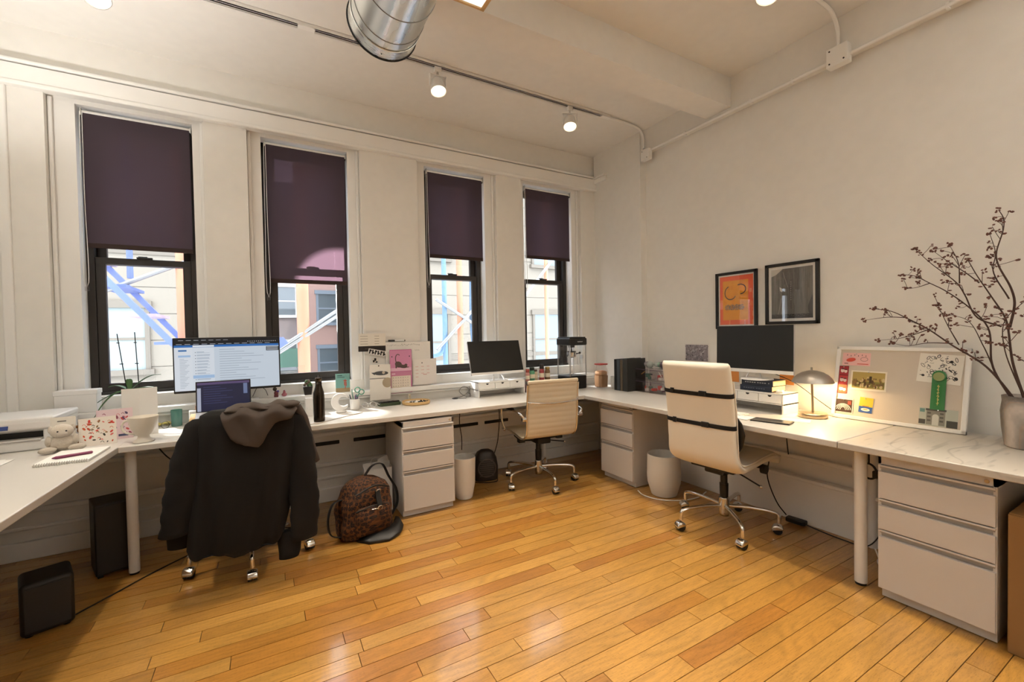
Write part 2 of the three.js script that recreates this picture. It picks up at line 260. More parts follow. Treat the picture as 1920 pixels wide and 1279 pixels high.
// track lighting
function spotFrom(x, y, z, tx, ty, tz, cd, cone = 52) {
  const s = new THREE.SpotLight(WARM, cd, 0, cone * D2R, 0.4, 2); s.position.set(x, y, z); s.target.position.set(tx, ty, tz); s.castShadow = true; s.shadow.radius = 1.6; scene.add(s, s.target);
}
const lampGlow = new THREE.MeshStandardMaterial({ color: '#fff4e0', emissive: new THREE.Color().setRGB(1, 0.86, 0.62), emissiveIntensity: 2.4, roughness: 0.4 });
function trackLamp(x, z, top, label, aim, k = 1, cone = 46) {       // aim: where on the floor it points, from its own foot
  const t = thing('track_lamp', label, 'track light', [x, top, z], 0, 'lamps on the ceiling tracks');
  part(t, 'track_adapter', rb(0.05, 0.035, 0.036, 0.005, 0, -0.017, 0), M.trim);
  part(t, 'stem', cyl(0.008, 0.008, 0.03, 0, -0.045, 0, 10), M.steel);
  const turn = Math.atan2(aim[0], aim[1]), tilt = Math.atan(Math.hypot(...aim) / (top - 0.15)) * 1.25;
  const y = new THREE.Group(); y.name = 'pivot'; y.rotation.y = turn; t.add(y);
  part(y, 'yoke', merge(bx(0.122, 0.006, 0.02, 0, -0.06, 0.0), bx(0.006, 0.085, 0.02, -0.06, -0.1, 0.0), bx(0.006, 0.085, 0.02, 0.06, -0.1, 0.0)), M.trim);
  const head = new THREE.Group(); head.name = 'lamp_head'; head.position.set(0, -0.135, 0.0); head.rotation.x = -tilt; y.add(head);
  part(head, 'housing', lathe([[0.0, 0.055], [0.03, 0.055], [0.042, 0.045], [0.05, 0.0], [0.056, -0.03], [0.058, -0.045], [0.054, -0.046], [0.051, -0.02], [0, -0.015]].reverse(), 28), M.trim);
  part(head, 'bulb_face', lathe([[0, -0.048], [0.03, -0.047], [0.05, -0.041], [0.051, -0.03], [0, -0.028]], 28), lampGlow);
  const c = Math.sin(tilt) * 0.055, px = x + Math.sin(turn) * c, pz = z + Math.cos(turn) * c, py = top - 0.135 - Math.cos(tilt) * 0.055;
  spotFrom(px, py, pz, x + aim[0], 0, z + aim[1], TRACK_CD * k, cone);
  return t;
}
{
  const t = thing('light_track', 'white ceiling light track running above the four windows', 'light track', [0, CEIL, -3.02], 0);
  part(t, 'rail', merge(bx(4.1, 0.004, 0.036, 0.65, -0.002, 0), bx(4.1, 0.026, 0.005, 0.65, -0.015, -0.0155), bx(4.1, 0.026, 0.005, 0.65, -0.015, 0.0155), bx(4.1, 0.004, 0.009, 0.65, -0.026, -0.0135), bx(4.1, 0.004, 0.009, 0.65, -0.026, 0.0135)), M.trim);
  part(t, 'rail_slot', bx(4.08, 0.018, 0.026, 0.65, -0.014, 0), M.black);
  part(t, 'joiner', rb(0.1, 0.012, 0.038, 0.003, 0.27, -0.024, 0), M.trim);
  part(t, 'end_feed', rb(0.1, 0.03, 0.04, 0.004, 2.72, -0.016, 0), M.trim);
  trackLamp(1.13, -3.02, CEIL - 0.027, 'lit white track lamp above the whiteboard between windows', [0, 0.75], 1.1, 34);
  trackLamp(2.32, -3.02, CEIL - 0.027, 'lit white track lamp at the end of the track by the corner', [-0.45, 0.7], 1.1, 34);
  trackLamp(-0.72, -3.02, CEIL - 0.027, 'lit white track lamp above the window by the printer', [0.6, 0.75], 0.95, 34);
  const u = thing('light_track', 'white ceiling light track beyond the beam, fed by the conduit', 'light track', [0, CEIL2, -1.38], 0);
  part(u, 'rail', merge(bx(1.8, 0.004, 0.036, 2.0, -0.002, 0), bx(1.8, 0.026, 0.005, 2.0, -0.015, -0.0155), bx(1.8, 0.026, 0.005, 2.0, -0.015, 0.0155)), M.trim);
  trackLamp(2.42, -1.38, CEIL2 - 0.027, 'lit white track lamp beyond the ceiling beam, nearest the conduit', [-0.7, 0.0], 1.45, 31);
  trackLamp(-0.72, -1.38, CEIL2, 'lit white ceiling lamp over the edge of the left desk', [0.75, 0.1], 0.75, 31);
  trackLamp(2.48, 0.3, CEIL2, 'lit white ceiling lamp behind the viewer, over the marble desk edge', [-0.7, -0.2], 1.2, 31);
}
// conduits and junction boxes
{
  const cx = 3.262, cy = 3.068;
  solo('conduit', 'white painted conduit along the right wall under the soffit', 'conduit', merge(rod([cx, cy, -2.98], [cx, cy, -1.47], 0.011), rod([cx, cy, -1.35], [cx, cy, 1.8], 0.011), ...[-2.6, -2.0, -1.7, -0.9, -0.4].map(z => rb(0.03, 0.034, 0.018, 0.004, cx + 0.006, cy, z))), M.trim);
  solo('conduit', 'white bent conduit from the track down the corner column', 'conduit', merge(tube([[2.76, CEIL - 0.02, -3.02], [3.05, CEIL - 0.02, -3.03], [3.18, CEIL - 0.03, -3.05], [3.235, CEIL - 0.09, -3.06], [3.24, CEIL - 0.2, -3.06], [3.24, 3.1, -3.06]], 0.011, 40, 8), rod([3.24, 3.05, -3.06], [3.29, 0.6, -3.095], 0.0)), M.trim);
  solo('conduit', 'white bent conduit from the ceiling to the larger junction box', 'conduit', tube([[2.6, CEIL2 - 0.02, -1.385], [2.95, CEIL2 - 0.02, -1.39], [3.15, CEIL2 - 0.03, -1.4], [3.235, CEIL2 - 0.09, -1.41], [3.245, CEIL2 - 0.18, -1.41], [3.245, 3.13, -1.41]], 0.012, 40, 8), M.trim);
  const b1 = thing('junction_box', 'small white junction box at the top of the corner column', 'junction box', [3.245, 3.03, -3.03]); part(b1, 'box_body', rb(0.05, 0.1, 0.1, 0.004, 0, 0, 0), M.trim); for (const k of [-1, 1]) part(b1, 'screw', cyl(0.004, 0.004, 0.004, -0.026, 0.035 * k, -0.03 * k, 8, 0, 0, Math.PI / 2), M.dark);
  const b2 = thing('junction_box', 'larger square white junction box on the right wall conduit', 'junction box', [3.25, 3.075, -1.41]); part(b2, 'box_body', rb(0.06, 0.12, 0.12, 0.004), M.trim); for (const [y, z] of [[-0.04, -0.04], [0.04, -0.04], [-0.04, 0.04]]) part(b2, 'screw', cyl(0.005, 0.005, 0.004, -0.031, y, z, 8, 0, 0, Math.PI / 2), M.dark);
}
// round duct
{
  const t = thing('ventilation_duct', 'round galvanised spiral duct hanging from the ceiling', 'duct', [0.56, 2.92, -2.27]);
  const r = 0.168, L = 4.4;
  part(t, 'duct_body', merge(at(new THREE.CylinderGeometry(r, r, L, 56, 1, true), 0, 0, L / 2, Math.PI / 2), at(new THREE.CylinderGeometry(r - 0.004, r - 0.004, L, 56, 1, true), 0, 0, L / 2, Math.PI / 2)), M.galv);
  const seam = []; for (let k = 0; k < 10; k++) seam.push(at(new THREE.TorusGeometry(r + 0.0005, 0.0035, 6, 56), 0, 0, 0.16 + k * 0.17, 0.14, 0, 0));
  part(t, 'seam', merge(seam), S('#8d8d88', 0.5, { metalness: 1 }));
  part(t, 'end_collar', merge(at(new THREE.CylinderGeometry(r + 0.004, r + 0.004, 0.075, 56, 1, true), 0, 0, 0.04, Math.PI / 2), at(new THREE.TorusGeometry(r + 0.004, 0.003, 6, 56), 0, 0, 0.078)), M.galv);
  part(t, 'end_gasket', at(new THREE.TorusGeometry(r + 0.003, 0.007, 8, 56), 0, 0, 0), M.rubber);
  part(t, 'hanger_strap', merge(at(new THREE.CylinderGeometry(r + 0.006, r + 0.006, 0.03, 48, 1, true), 0, 0, 0.9, Math.PI / 2), bx(0.003, 0.42, 0.03, r + 0.005, 0.2, 0.9), bx(0.003, 0.42, 0.03, -r - 0.005, 0.2, 0.9)), M.galv);
  part(t, 'screw', sph(0.004, -0.02, -r - 0.003, 0.04, 1, 1, 1, 8), M.dark);
}
// the panel light beside the duct, and added unseen lamps that supply soft ceiling light
{
  const panelGlow = new THREE.MeshStandardMaterial({ color: '#ffffff', emissive: new THREE.Color().setRGB(0.95, 0.98, 1), emissiveIntensity: 0.8, roughness: 0.6 });
  const t = thing('pendant_light_panel', 'white light panel with a tan edge hanging beside the duct', 'light panel', [0.99, 2.95, -1.64]);
  part(t, 'diffuser', rb(0.20, 0.008, 0.64, 0.002, -0.12, 0.004, 0), panelGlow);
  part(t, 'tray', rb(0.20, 0.01, 0.64, 0.003, -0.12, 0.014, 0), M.white);
  part(t, 'edge_strip', merge(bx(0.02, 0.04, 0.66, -0.01, 0.018, 0), bx(0.02, 0.04, 0.66, -0.23, 0.018, 0), bx(0.24, 0.04, 0.012, -0.12, 0.018, -0.332), bx(0.24, 0.04, 0.012, -0.12, 0.018, 0.332)), M.woodTray);
  for (const [p, q] of [[-0.05, 0.2], [-0.05, -0.2], [-0.19, 0.2], [-0.19, -0.2]]) part(t, 'hanger_rod', rod([p, 0.02, q], [p, 0.385, q], 0.003), M.steel);
  const u = new THREE.RectAreaLight(new THREE.Color().setRGB(0.97, 0.98, 1), 0.8, 0.18, 0.6); u.position.set(0.87, 2.945, -1.64); u.lookAt(0.87, 0, -1.64); scene.add(u);
}
for (const [x, y0, z, cone, k, l] of [[-1.38, H, -2.62, 66, 0.27, 'added unseen ceiling-wash lamp on the left desk near the windows'], [-1.2, H, -1.5, 52, 0.55, 'added unseen ceiling-wash lamp on the far end of the left desk'], [1.8, 0, 1.0, 60, 0.95, 'added unseen ceiling-wash lamp behind the viewer']]) {  // lamps added out of view, only to bounce light off the ceiling
  const t = thing('added_uplighter', l, 'lamp', [x, y0, z]), top = 1.82 - y0;
  part(t, 'lamp_base', lathe([[0, 0], [0.12, 0], [0.125, 0.01], [0.02, 0.03], [0, 0.03]], 32), M.steel);
  part(t, 'lamp_pole', cyl(0.012, 0.012, top - 0.12, 0, top / 2 - 0.045, 0, 16), M.steel);
  part(t, 'lamp_bowl', lathe([[0, -0.12], [0.04, -0.115], [0.11, -0.07], [0.16, 0], [0.155, 0], [0.105, -0.065], [0.04, -0.105], [0, -0.11]], 40, 0, top, 0), M.white);
  part(t, 'bulb', sph(0.035, 0, top - 0.055, 0), new THREE.MeshStandardMaterial({ color: '#fff', emissive: new THREE.Color().setRGB(1, 0.96, 0.9), emissiveIntensity: 6 }));
  const s = new THREE.SpotLight(new THREE.Color().setRGB(1, 0.98, 0.95), ADDED_UPLIGHT * k, 0, cone * D2R, 0.5, 2); s.position.set(x, 1.83, z); s.target.position.set(x, 3, z); s.castShadow = true; s.shadow.radius = 5; scene.add(s, s.target);
}
// ------------------------------------------------------------------ desks and cabinets
{
  const top = (g) => g;
  const l = thing('desk', 'white L-shaped corner desk arm under the printer and notebook', 'desk', [-0.725, 0, -3.12], -2.6 * D2R);
  part(l, 'tabletop', top(rb(0.79, 0.034, 2.58, 0.005, -0.395, H - 0.0174, 0.66)), M.desk);
  part(l, 'leg', merge(cyl(0.026, 0.026, 0.70, 0.03, 0.362, -0.10, 20)), M.leg); part(l, 'leg_foot', cyl(0.022, 0.022, 0.012, 0.03, 0.006, -0.10, 16), M.rubber);
  for (const [x, z] of [[-0.06, 1.85], [-0.66, 1.85]]) part(l, 'leg', cyl(0.026, 0.026, 0.716, x, 0.358, z, 16), M.leg);
  const w = thing('desk', 'long white desk running under the four windows', 'desk', [0, 0, 0]);
  part(w, 'tabletop', rb(3.245, 0.034, 0.645, 0.005, 0.899, H - 0.017, -3.4475), M.desk);
  part(w, 'support_rail', merge(rod([0.05, 0.66, -3.7], [2.5, 0.66, -3.7], 0.014), rod([1.85, 0.66, -3.7], [1.85, 0.72, -3.7], 0.02)), M.leg);
  part(w, 'leg', cyl(0.026, 0.026, 0.716, -0.2, 0.358, -3.7, 16), M.leg); part(w, 'leg', cyl(0.026, 0.026, 0.716, 2.45, 0.358, -3.7, 16), M.leg);
  const r = thing('desk', 'white desk along the right wall with the reading lamp on it', 'desk', [0, 0, 0]);
  part(r, 'tabletop', rb(0.80, 0.034, 2.66, 0.005, 2.924, H - 0.017, -2.44), M.desk);
  part(r, 'leg', cyl(0.026, 0.026, 0.716, 3.16, 0.358, -1.2, 16), M.leg);
  const m = thing('desk', 'white marble-patterned desk with the vase of branches on it', 'desk', [0, 0, 0]);
  part(m, 'tabletop', uvMetres(rb(0.80, 0.034, 1.9, 0.005, 2.924, H - 0.017, -0.157)), M.marble);
  part(m, 'leg', cyl(0.0275, 0.0275, 0.70, 2.655, 0.364, -1.06, 24), M.leg); part(m, 'leg_foot', cyl(0.024, 0.024, 0.014, 2.655, 0.007, -1.06, 16), M.rubber);
  part(m, 'leg', cyl(0.026, 0.026, 0.716, 2.66, 0.358, 0.7, 16), M.leg);
}
function pedestal(label, p, ry) {                      // front faces local +z, base at the front centre
  const t = thing('drawer_pedestal', label, 'drawer unit', p, ry, 'white three-drawer pedestals under the desks');
  const w = 0.40, d = 0.5, h = 0.70;
  part(t, 'body', merge(bx(0.012, h - 0.05, d, -w / 2 + 0.006, h / 2 + 0.025, -d / 2), bx(0.012, h - 0.05, d, w / 2 - 0.006, h / 2 + 0.025, -d / 2), bx(w, 0.036, d, 0, h - 0.018, -d / 2), bx(w, h - 0.05, 0.012, 0, h / 2 + 0.025, -d + 0.006), bx(w - 0.02, h - 0.1, 0.01, 0, h / 2, -0.05)), M.cabinet);
  part(t, 'plinth', bx(w - 0.01, 0.05, d - 0.03, 0, 0.028, -d / 2 - 0.012), M.cabinet);
  for (const s of [-1, 1]) part(t, 'foot', merge(cyl(0.015, 0.018, 0.02, s * 0.17, 0.006, -0.05, 12), cyl(0.015, 0.018, 0.02, s * 0.17, 0.006, -d + 0.05, 12)), M.rubber);
  let y = h - 0.040;
  for (const dh of [0.165, 0.150, 0.29]) {
    const o = part(t, 'drawer', merge(rb(w - 0.006, dh - 0.036, 0.02, 0.002, 0, y - 0.032 - (dh - 0.036) / 2, 0.002), rb(w - 0.006, 0.008, 0.024, 0.002, 0, y - 0.004, 0.0)), M.cabinet);
    part(o, 'finger_pull', bx(w - 0.012, 0.026, 0.004, 0, y - 0.02, -0.003, 0.3), M.channel);
    y -= dh + 0.002;
  }
  part(t, 'lock', cyl(0.008, 0.008, 0.006, w / 2 - 0.03, h - 0.018, 0.001, 14, Math.PI / 2), M.steel);
  return t;
}
pedestal('white drawer pedestal between the leopard bag and the narrow bin', [1.033, 0, -3.12], 0);
pedestal('white drawer pedestal in the corner beside the wide round bin', [2.672, 0, -2.875], -Math.PI / 2);
pedestal('white drawer pedestal under the marble desk beside the cardboard box', [2.60, 0, -0.765], -Math.PI / 2);

// ------------------------------------------------------------------ chairs (local: seat faces -z)
function chairBase(t, turn) {
  const chrome = M.chrome;
  part(t, 'gas_column', merge(cyl(0.022, 0.022, 0.14, 0, 0.33, 0, 20), cyl(0.028, 0.026, 0.10, 0, 0.24, 0, 20)), M.black);
  part(t, 'hub', lathe([[0, 0.07], [0.03, 0.072], [0.034, 0.1], [0.034, 0.19], [0.028, 0.2], [0, 0.2]], 24), M.steel);
  for (let k = 0; k < 5; k++) {
    const a = turn + k * Math.PI * 0.4, R = 0.32, c = Math.cos(a), s = Math.sin(a), p = (r, y) => [c * r, y, s * r];
    const leg = part(t, 'base_leg', merge(tube([p(0.02, 0.14), p(0.15, 0.145), p(R - 0.03, 0.135), p(R - 0.004, 0.122), p(R, 0.10), p(R, 0.07)], 0.0125, 30, 8)), chrome);
    const w = new THREE.Group(); w.name = 'caster'; w.position.set(c * R, 0, s * R); w.rotation.y = -a + 0.6 + k; t.add(w);
    part(w, 'caster_wheel', merge(cyl(0.027, 0.027, 0.018, 0.014, 0.0272, 0.008, 20, 0, 0, Math.PI / 2), cyl(0.027, 0.027, 0.018, -0.014, 0.0272, 0.008, 20, 0, 0, Math.PI / 2)), M.wheel);
    part(w, 'caster_hood', loft([-0.026, -0.02, 0.02, 0.026].map((x, i) => { const q = []; const e = i === 0 || i === 3 ? 0.85 : 1; for (let j = 0; j < 14; j++) { const th = Math.PI * (j / 13) * 0.95 - 0.1; q.push(V(x, 0.0275 + 0.033 * e * Math.sin(th), 0.008 + 0.034 * e * Math.cos(th))); } return q; })), chrome);
  }
}
function ringOf(p, nx, half, th, n = 24, e = 0.35) {    // rounded slab cross-section around a profile point (z,y) with normal nx in the zy plane
  const q = []; for (let j = 0; j < n; j++) { const a = j / n * Math.PI * 2, c = Math.cos(a), s = Math.sin(a), x = Math.sign(c) * Math.abs(c) ** e * half, o = Math.sign(s) * Math.abs(s) ** 0.8 * th / 2; q.push(V(x, p[1] + nx[1] * o, p[0] + nx[0] * o)); } return q;
}
function profile(pts, n) { const c = new THREE.CatmullRomCurve3(pts.map(p => V(p[0], p[1], 0)), false, 'centripetal'), o = []; for (let i = 0; i <= n; i++) { const p = c.getPointAt(i / n), t = c.getTangentAt(i / n); o.push({ p: [p.x, p.y], n: [-t.y, t.x], s: i / n }); } return o; }
const strapRing = (pr, half, th, w) => { // a band around the back at a profile point
  const t = [pr.n[1], -pr.n[0]], a = ringOf(pr.p, pr.n, half, th, 40), up = k => a.map(v => V(v.x, v.y + t[1] * k, v.z + t[0] * k));
  return loft([up(-w / 2), up(w / 2)], false);
};
function ribbedChair(label, p, ry, turn, arms = true, top = 0) {
  const t = thing('office_chair', label, 'chair', p, ry);
  chairBase(t, turn);
  const half = 0.232, pr = profile([[-0.25, 0.455], [-0.2, 0.472], [0, 0.465], [0.17, 0.45], [0.235, 0.475], [0.262, 0.54], [0.275, 0.7], [0.29, 0.87 + top], [0.298, 0.925 + top]], 130);
  part(t, 'seat_and_back_sling', loft(pr.map(q => ringOf(q.p, q.n, half, 0.013 + 0.007 * Math.abs(Math.sin(q.s * Math.PI * 22)), 20, 0.2))), M.leatherTan);
  part(t, 'top_roll', rb(0.475, 0.034, 0.03, 0.014, 0, 0.928 + top, 0.298, -0.1, 0, 0, 4), M.leatherTan);
  for (const s of [-1, 1]) {
    part(t, 'side_rail', tube(pr.filter((_, i) => i % 8 === 0).map(q => [s * (half + 0.006), q.p[1] - q.n[1] * 0.004, q.p[0] - q.n[0] * 0.004]), 0.0085, 60, 8), M.chrome);
    if (!arms) continue;
    const arm = part(t, 'armrest', tube([[s * 0.25, 0.62, 0.275], [s * 0.285, 0.665, 0.27], [s * 0.288, 0.68, 0.1], [s * 0.288, 0.68, -0.1], [s * 0.286, 0.66, -0.145], [s * 0.283, 0.55, -0.15], [s * 0.262, 0.475, -0.14]], 0.0095, 60, 8), M.chrome);
    part(arm, 'arm_pad', rb(0.036, 0.022, 0.22, 0.009, s * 0.288, 0.688, -0.01), M.black);
    part(t, 'arm_joint', merge(cyl(0.017, 0.017, 0.034, s * 0.266, 0.63, 0.276, 14, 0, 0, Math.PI / 2), sph(0.014, s * 0.266, 0.47, -0.14)), M.chrome);
  }
  part(t, 'back_brace', tube([[-0.236, 0.77, 0.282], [-0.2, 0.765, 0.325], [0, 0.752, 0.335], [0.2, 0.765, 0.325], [0.236, 0.77, 0.282]], 0.009, 40, 8), M.chrome);
  part(t, 'seat_brace', tube([[-0.236, 0.45, 0.02], [-0.18, 0.405, 0.02], [0.18, 0.405, 0.02], [0.236, 0.45, 0.02]], 0.012, 40, 8), M.black);
  part(t, 'tilt_mechanism', merge(rb(0.13, 0.05, 0.2, 0.01, 0, 0.39, 0.02), rb(0.42, 0.022, 0.04, 0.006, 0, 0.4, 0.03), rb(0.06, 0.075, 0.05, 0.006, -0.185, 0.42, 0.04), rb(0.06, 0.075, 0.05, 0.006, 0.185, 0.42, 0.04)), M.black);
  const lever = part(t, 'lever', rod([0.04, 0.385, 0.06], [0.22, 0.355, 0.08], 0.005), M.black); part(lever, 'lever_knob', sph(0.011, 0.225, 0.354, 0.081), M.chrome);
  return t;
}
ribbedChair('cream ribbed low-back office chair with chrome arms at the corner desk', [2.09, 0, -3.255], -0.1, 0.35);
ribbedChair('cream low-back office chair hidden under a black jacket', [-0.105, 0, -3.10], 0.0, 0.30, false, -0.03);
{
  const t = thing('office_chair', 'tall cream padded office chair with two black straps round its back', 'chair', [2.68, 0, -1.85], -86 * D2R);
  chairBase(t, 0.72);
  const half = 0.235, pr = profile([[-0.27, 0.43], [-0.25, 0.475], [-0.1, 0.485], [0.1, 0.465], [0.19, 0.47], [0.245, 0.52], [0.262, 0.62], [0.272, 0.78], [0.3, 0.98], [0.328, 1.13]], 90);
  part(t, 'seat_and_back', loft(pr.map(q => { const e = Math.min(1, Math.min(q.s, 1 - q.s) / 0.025), k = Math.sqrt(Math.max(0.05, 1 - (1 - e) ** 2)); return ringOf(q.p, q.n, (half + 0.012 * Math.exp(-(((q.s - 0.45) / 0.06) ** 2))) * (0.95 + 0.05 * k), 0.062 * k, 40, 0.28); }), true), M.leatherCream);
  const pip = s => pr.slice(3, -4).filter((_, i) => i % 6 === 0).map(q => [s * (half - 0.004), q.p[1] + q.n[1] * 0.024, q.p[0] + q.n[0] * 0.024]);
  part(t, 'piping', merge(tube(pip(-1), 0.006, 70, 6), tube(pip(1), 0.006, 70, 6)), M.leatherCream);
  const near = y => pr.filter(q => q.p[0] > 0.2).reduce((b, q) => Math.abs(q.p[1] - y) < Math.abs(b.p[1] - y) ? q : b);
  for (const y of [0.935, 0.735]) { const q = near(y); const s = part(t, 'strap', strapRing(q, half + 0.005, 0.07, 0.027), M.strap); part(s, 'buckle', rb(0.05, 0.034, 0.012, 0.004, 0.06, q.p[1], q.p[0] + 0.038), M.black); part(s, 'slider', rb(0.025, 0.036, 0.01, 0.003, -0.16, q.p[1], q.p[0] + 0.037), M.black); }
  part(t, 'lumbar_cushion', loft([-0.13, -0.115, -0.07, 0, 0.07, 0.115, 0.13].map(dy => { const k = Math.sqrt(Math.max(0, 1 - (dy / 0.135) ** 2)), q = near(0.69 + dy); const r = []; for (let j = 0; j < 28; j++) { const a = j / 28 * Math.PI * 2; r.push(V(Math.cos(a) * (0.17 + 0.095 * k), 0.69 + dy, q.p[0] - 0.045 - (Math.sin(a) > 0 ? 0.075 * k * Math.sin(a) : 0.01 * Math.sin(a)))); } return r; })), M.black);
  part(t, 'tilt_mechanism', merge(rb(0.14, 0.06, 0.24, 0.012, 0, 0.405, 0), rb(0.3, 0.03, 0.06, 0.008, 0, 0.425, 0.12), rb(0.36, 0.03, 0.05, 0.008, 0, 0.425, -0.14)), M.black);
  part(t, 'tension_knob', merge(cyl(0.03, 0.03, 0.03, 0.2, 0.41, -0.13, 18, 0, 0, Math.PI / 2)), M.black);
  const lever = part(t, 'lever', rod([0.05, 0.40, 0.0], [0.19, 0.30, -0.1], 0.005), M.black); part(lever, 'lever_knob', sph(0.012, 0.194, 0.297, -0.103), M.chrome);
}
// jacket over the chair, a grey garment on top
{
  const t = thing('jacket', 'black jacket draped over the office chair before the wide monitor', 'jacket', [0, 0, 0]);
  // body: rings from hem up; [y, x left, x right, z front, z back]
  const rows = [[0.205, -0.37, 0.02, -2.70, -2.80], [0.25, -0.385, 0.06, -2.69, -2.82], [0.40, -0.37, 0.10, -2.68, -2.84], [0.60, -0.345, 0.125, -2.68, -2.85], [0.78, -0.335, 0.135, -2.70, -2.86], [0.88, -0.33, 0.13, -2.715, -2.86], [0.93, -0.315, 0.12, -2.735, -2.85], [0.952, -0.27, 0.09, -2.765, -2.83]];
  const dense = []; for (let i = 0; i < rows.length - 1; i++) for (let k = 0; k < 5; k++) { const f = k / 5; dense.push(rows[i].map((v, j) => v + (rows[i + 1][j] - v) * f)); } dense.push(rows[rows.length - 1]);
  const ring = ([y, a, b, zf, zb], i) => { const q = [], n = 72, c = (a + b) / 2, w = (b - a) / 2, fold = Math.max(0, 1 - (y - 0.2) / 0.8); for (let j = 0; j < n; j++) { const th = j / n * Math.PI * 2, cs = Math.cos(th), sn = Math.sin(th), x = c + w * Math.sign(cs) * Math.abs(cs) ** 0.6; const f = 0.022 * fold * Math.sin(x * 34 + y * 3) + 0.012 * fold * Math.sin(x * 71 + 1.3 - y * 5); q.push(V(x, y + (i === 0 ? 0.02 * Math.sin(x * 12) : 0), (zf + zb) / 2 + (zf - zb) / 2 * Math.sign(sn) * Math.abs(sn) ** 0.7 + (sn > 0 ? f : 0))); } return q; };
  part(t, 'jacket_body', loft(dense.map(ring), true, [3, 3]), M.jacket);
  const sleeve = (pts) => { const c = new THREE.CatmullRomCurve3(pts.map(p => V(p[0], p[1], p[2]))), rings = []; const n = 26; for (let i = 0; i <= n; i++) { const s = i / n, p = c.getPointAt(s), k = s * (pts.length - 1), a = pts[Math.min(pts.length - 1, Math.floor(k))], b = pts[Math.min(pts.length - 1, Math.floor(k) + 1)], r = a[3] + (b[3] - a[3]) * (k % 1), q = []; const e = i === 0 ? 0.6 : 1; for (let j = 0; j < 28; j++) { const th = j / 28 * Math.PI * 2; const f = 1 + 0.08 * Math.sin(th * 3 + s * 9) + 0.05 * Math.sin(s * 40); q.push(V(p.x + Math.cos(th) * r * f * e, p.y, p.z + Math.sin(th) * r * 0.62 * f * e)); } rings.push(q); } return loft(rings, true, [1, 3]); };
  part(t, 'sleeve', sleeve([[-0.32, 0.915, -2.79, 0.045], [-0.355, 0.80, -2.77, 0.068], [-0.385, 0.6, -2.75, 0.072], [-0.415, 0.45, -2.74, 0.07], [-0.43, 0.345, -2.74, 0.066]]), M.jacket);
  part(t, 'sleeve', sleeve([[0.115, 0.905, -2.79, 0.045], [0.145, 0.79, -2.77, 0.066], [0.165, 0.6, -2.74, 0.072], [0.165, 0.4, -2.72, 0.074], [0.15, 0.2, -2.72, 0.07]]), M.jacket);
  part(t, 'jacket_lining', loft([[0.10, 0.03, 0.13], [0.13, 0.03, 0.14], [0.25, 0.02, 0.15]].map(([y, a, b]) => { const q = []; for (let j = 0; j < 20; j++) { const th = j / 20 * Math.PI * 2; q.push(V((a + b) / 2 + Math.cos(th) * (b - a) / 2, y, -2.735 + 0.03 * Math.sin(th))); } return q; })), M.jacket);
  part(t, 'jacket_front', loft([[0.26, -0.47, -0.36], [0.35, -0.475, -0.34], [0.6, -0.40, -0.30], [0.85, -0.35, -0.28]].map(([y, a, b]) => { const q = []; for (let j = 0; j < 24; j++) { const th = j / 24 * Math.PI * 2; q.push(V((a + b) / 2 + Math.cos(th) * (b - a) / 2, y, -2.80 + 0.04 * Math.sin(th))); } return q; })), M.jacket);
}
{
  const t = thing('sweatshirt', 'grey-brown knitted garment thrown over the black jacket', 'sweatshirt', [0, 0, 0]);
  // hanging flap in front and a roll over the top
  const flap = [[0.96, -0.21, 0.13, 0.014], [0.945, -0.218, 0.14, 0.035], [0.90, -0.205, 0.11, 0.04], [0.86, -0.19, 0.03, 0.042], [0.82, -0.175, -0.01, 0.044], [0.785, -0.15, -0.03, 0.042], [0.762, -0.115, -0.05, 0.03]];
  const dense = []; for (let i = 0; i < flap.length - 1; i++) for (let k = 0; k < 4; k++) { const f = k / 4; dense.push(flap[i].map((v, j) => v + (flap[i + 1][j] - v) * f)); } dense.push(flap[flap.length - 1]);
  part(t, 'hanging_fold', loft(dense.map(([y, a, b, d]) => { const q = [], n = 60; for (let j = 0; j < n; j++) { const th = j / n * Math.PI * 2, x = (a + b) / 2 + Math.cos(th) * (b - a) / 2; q.push(V(x, y + 0.01 * Math.sin(x * 40), -2.672 + (y > 0.93 ? -(y - 0.93) * 1.4 : 0) + d * Math.sin(th) * 0.55 + 0.011 * Math.sin((x * 0.9 + y * 0.55) * 48) + 0.007 * Math.sin((x * 1.1 - y * 0.4) * 31 + 1))); } return q; }), true, [2, 2]), M.grayCloth);
  const roll = []; for (let i = 0; i <= 24; i++) { const s = i / 24, x = -0.2 + 0.35 * s, r = 0.034 + 0.012 * Math.sin(s * 9) + 0.01 * Math.sin(s * 21), q = []; for (let j = 0; j < 24; j++) { const th = j / 24 * Math.PI * 2; const f = 1 + 0.13 * Math.sin(th * 3 + s * 14); q.push(V(x + 0.01 * Math.sin(th), 0.952 + Math.sin(th) * r * f * 0.8 * Math.min(1, 0.3 + s * 3, 0.3 + (1 - s) * 4), -2.765 + Math.cos(th) * 0.075 * f * Math.min(1, 0.4 + (1 - s) * 5))); } roll.push(q); }
  part(t, 'top_roll', loft(roll, true, [1, 2]), M.grayCloth);
  part(t, 'sleeve', loft([[0.14, 0.935, -2.80, 0.035], [0.175, 0.86, -2.815, 0.036], [0.2, 0.76, -2.82, 0.034], [0.222, 0.66, -2.82, 0.03], [0.24, 0.595, -2.82, 0.028]].map(([x, y, z, r]) => { const q = []; for (let j = 0; j < 20; j++) { const th = j / 20 * Math.PI * 2; q.push(V(x + Math.cos(th) * r * 0.7, y + Math.cos(th) * r * 0.3, z + Math.sin(th) * r)); } return q; })), M.grayCloth);
}
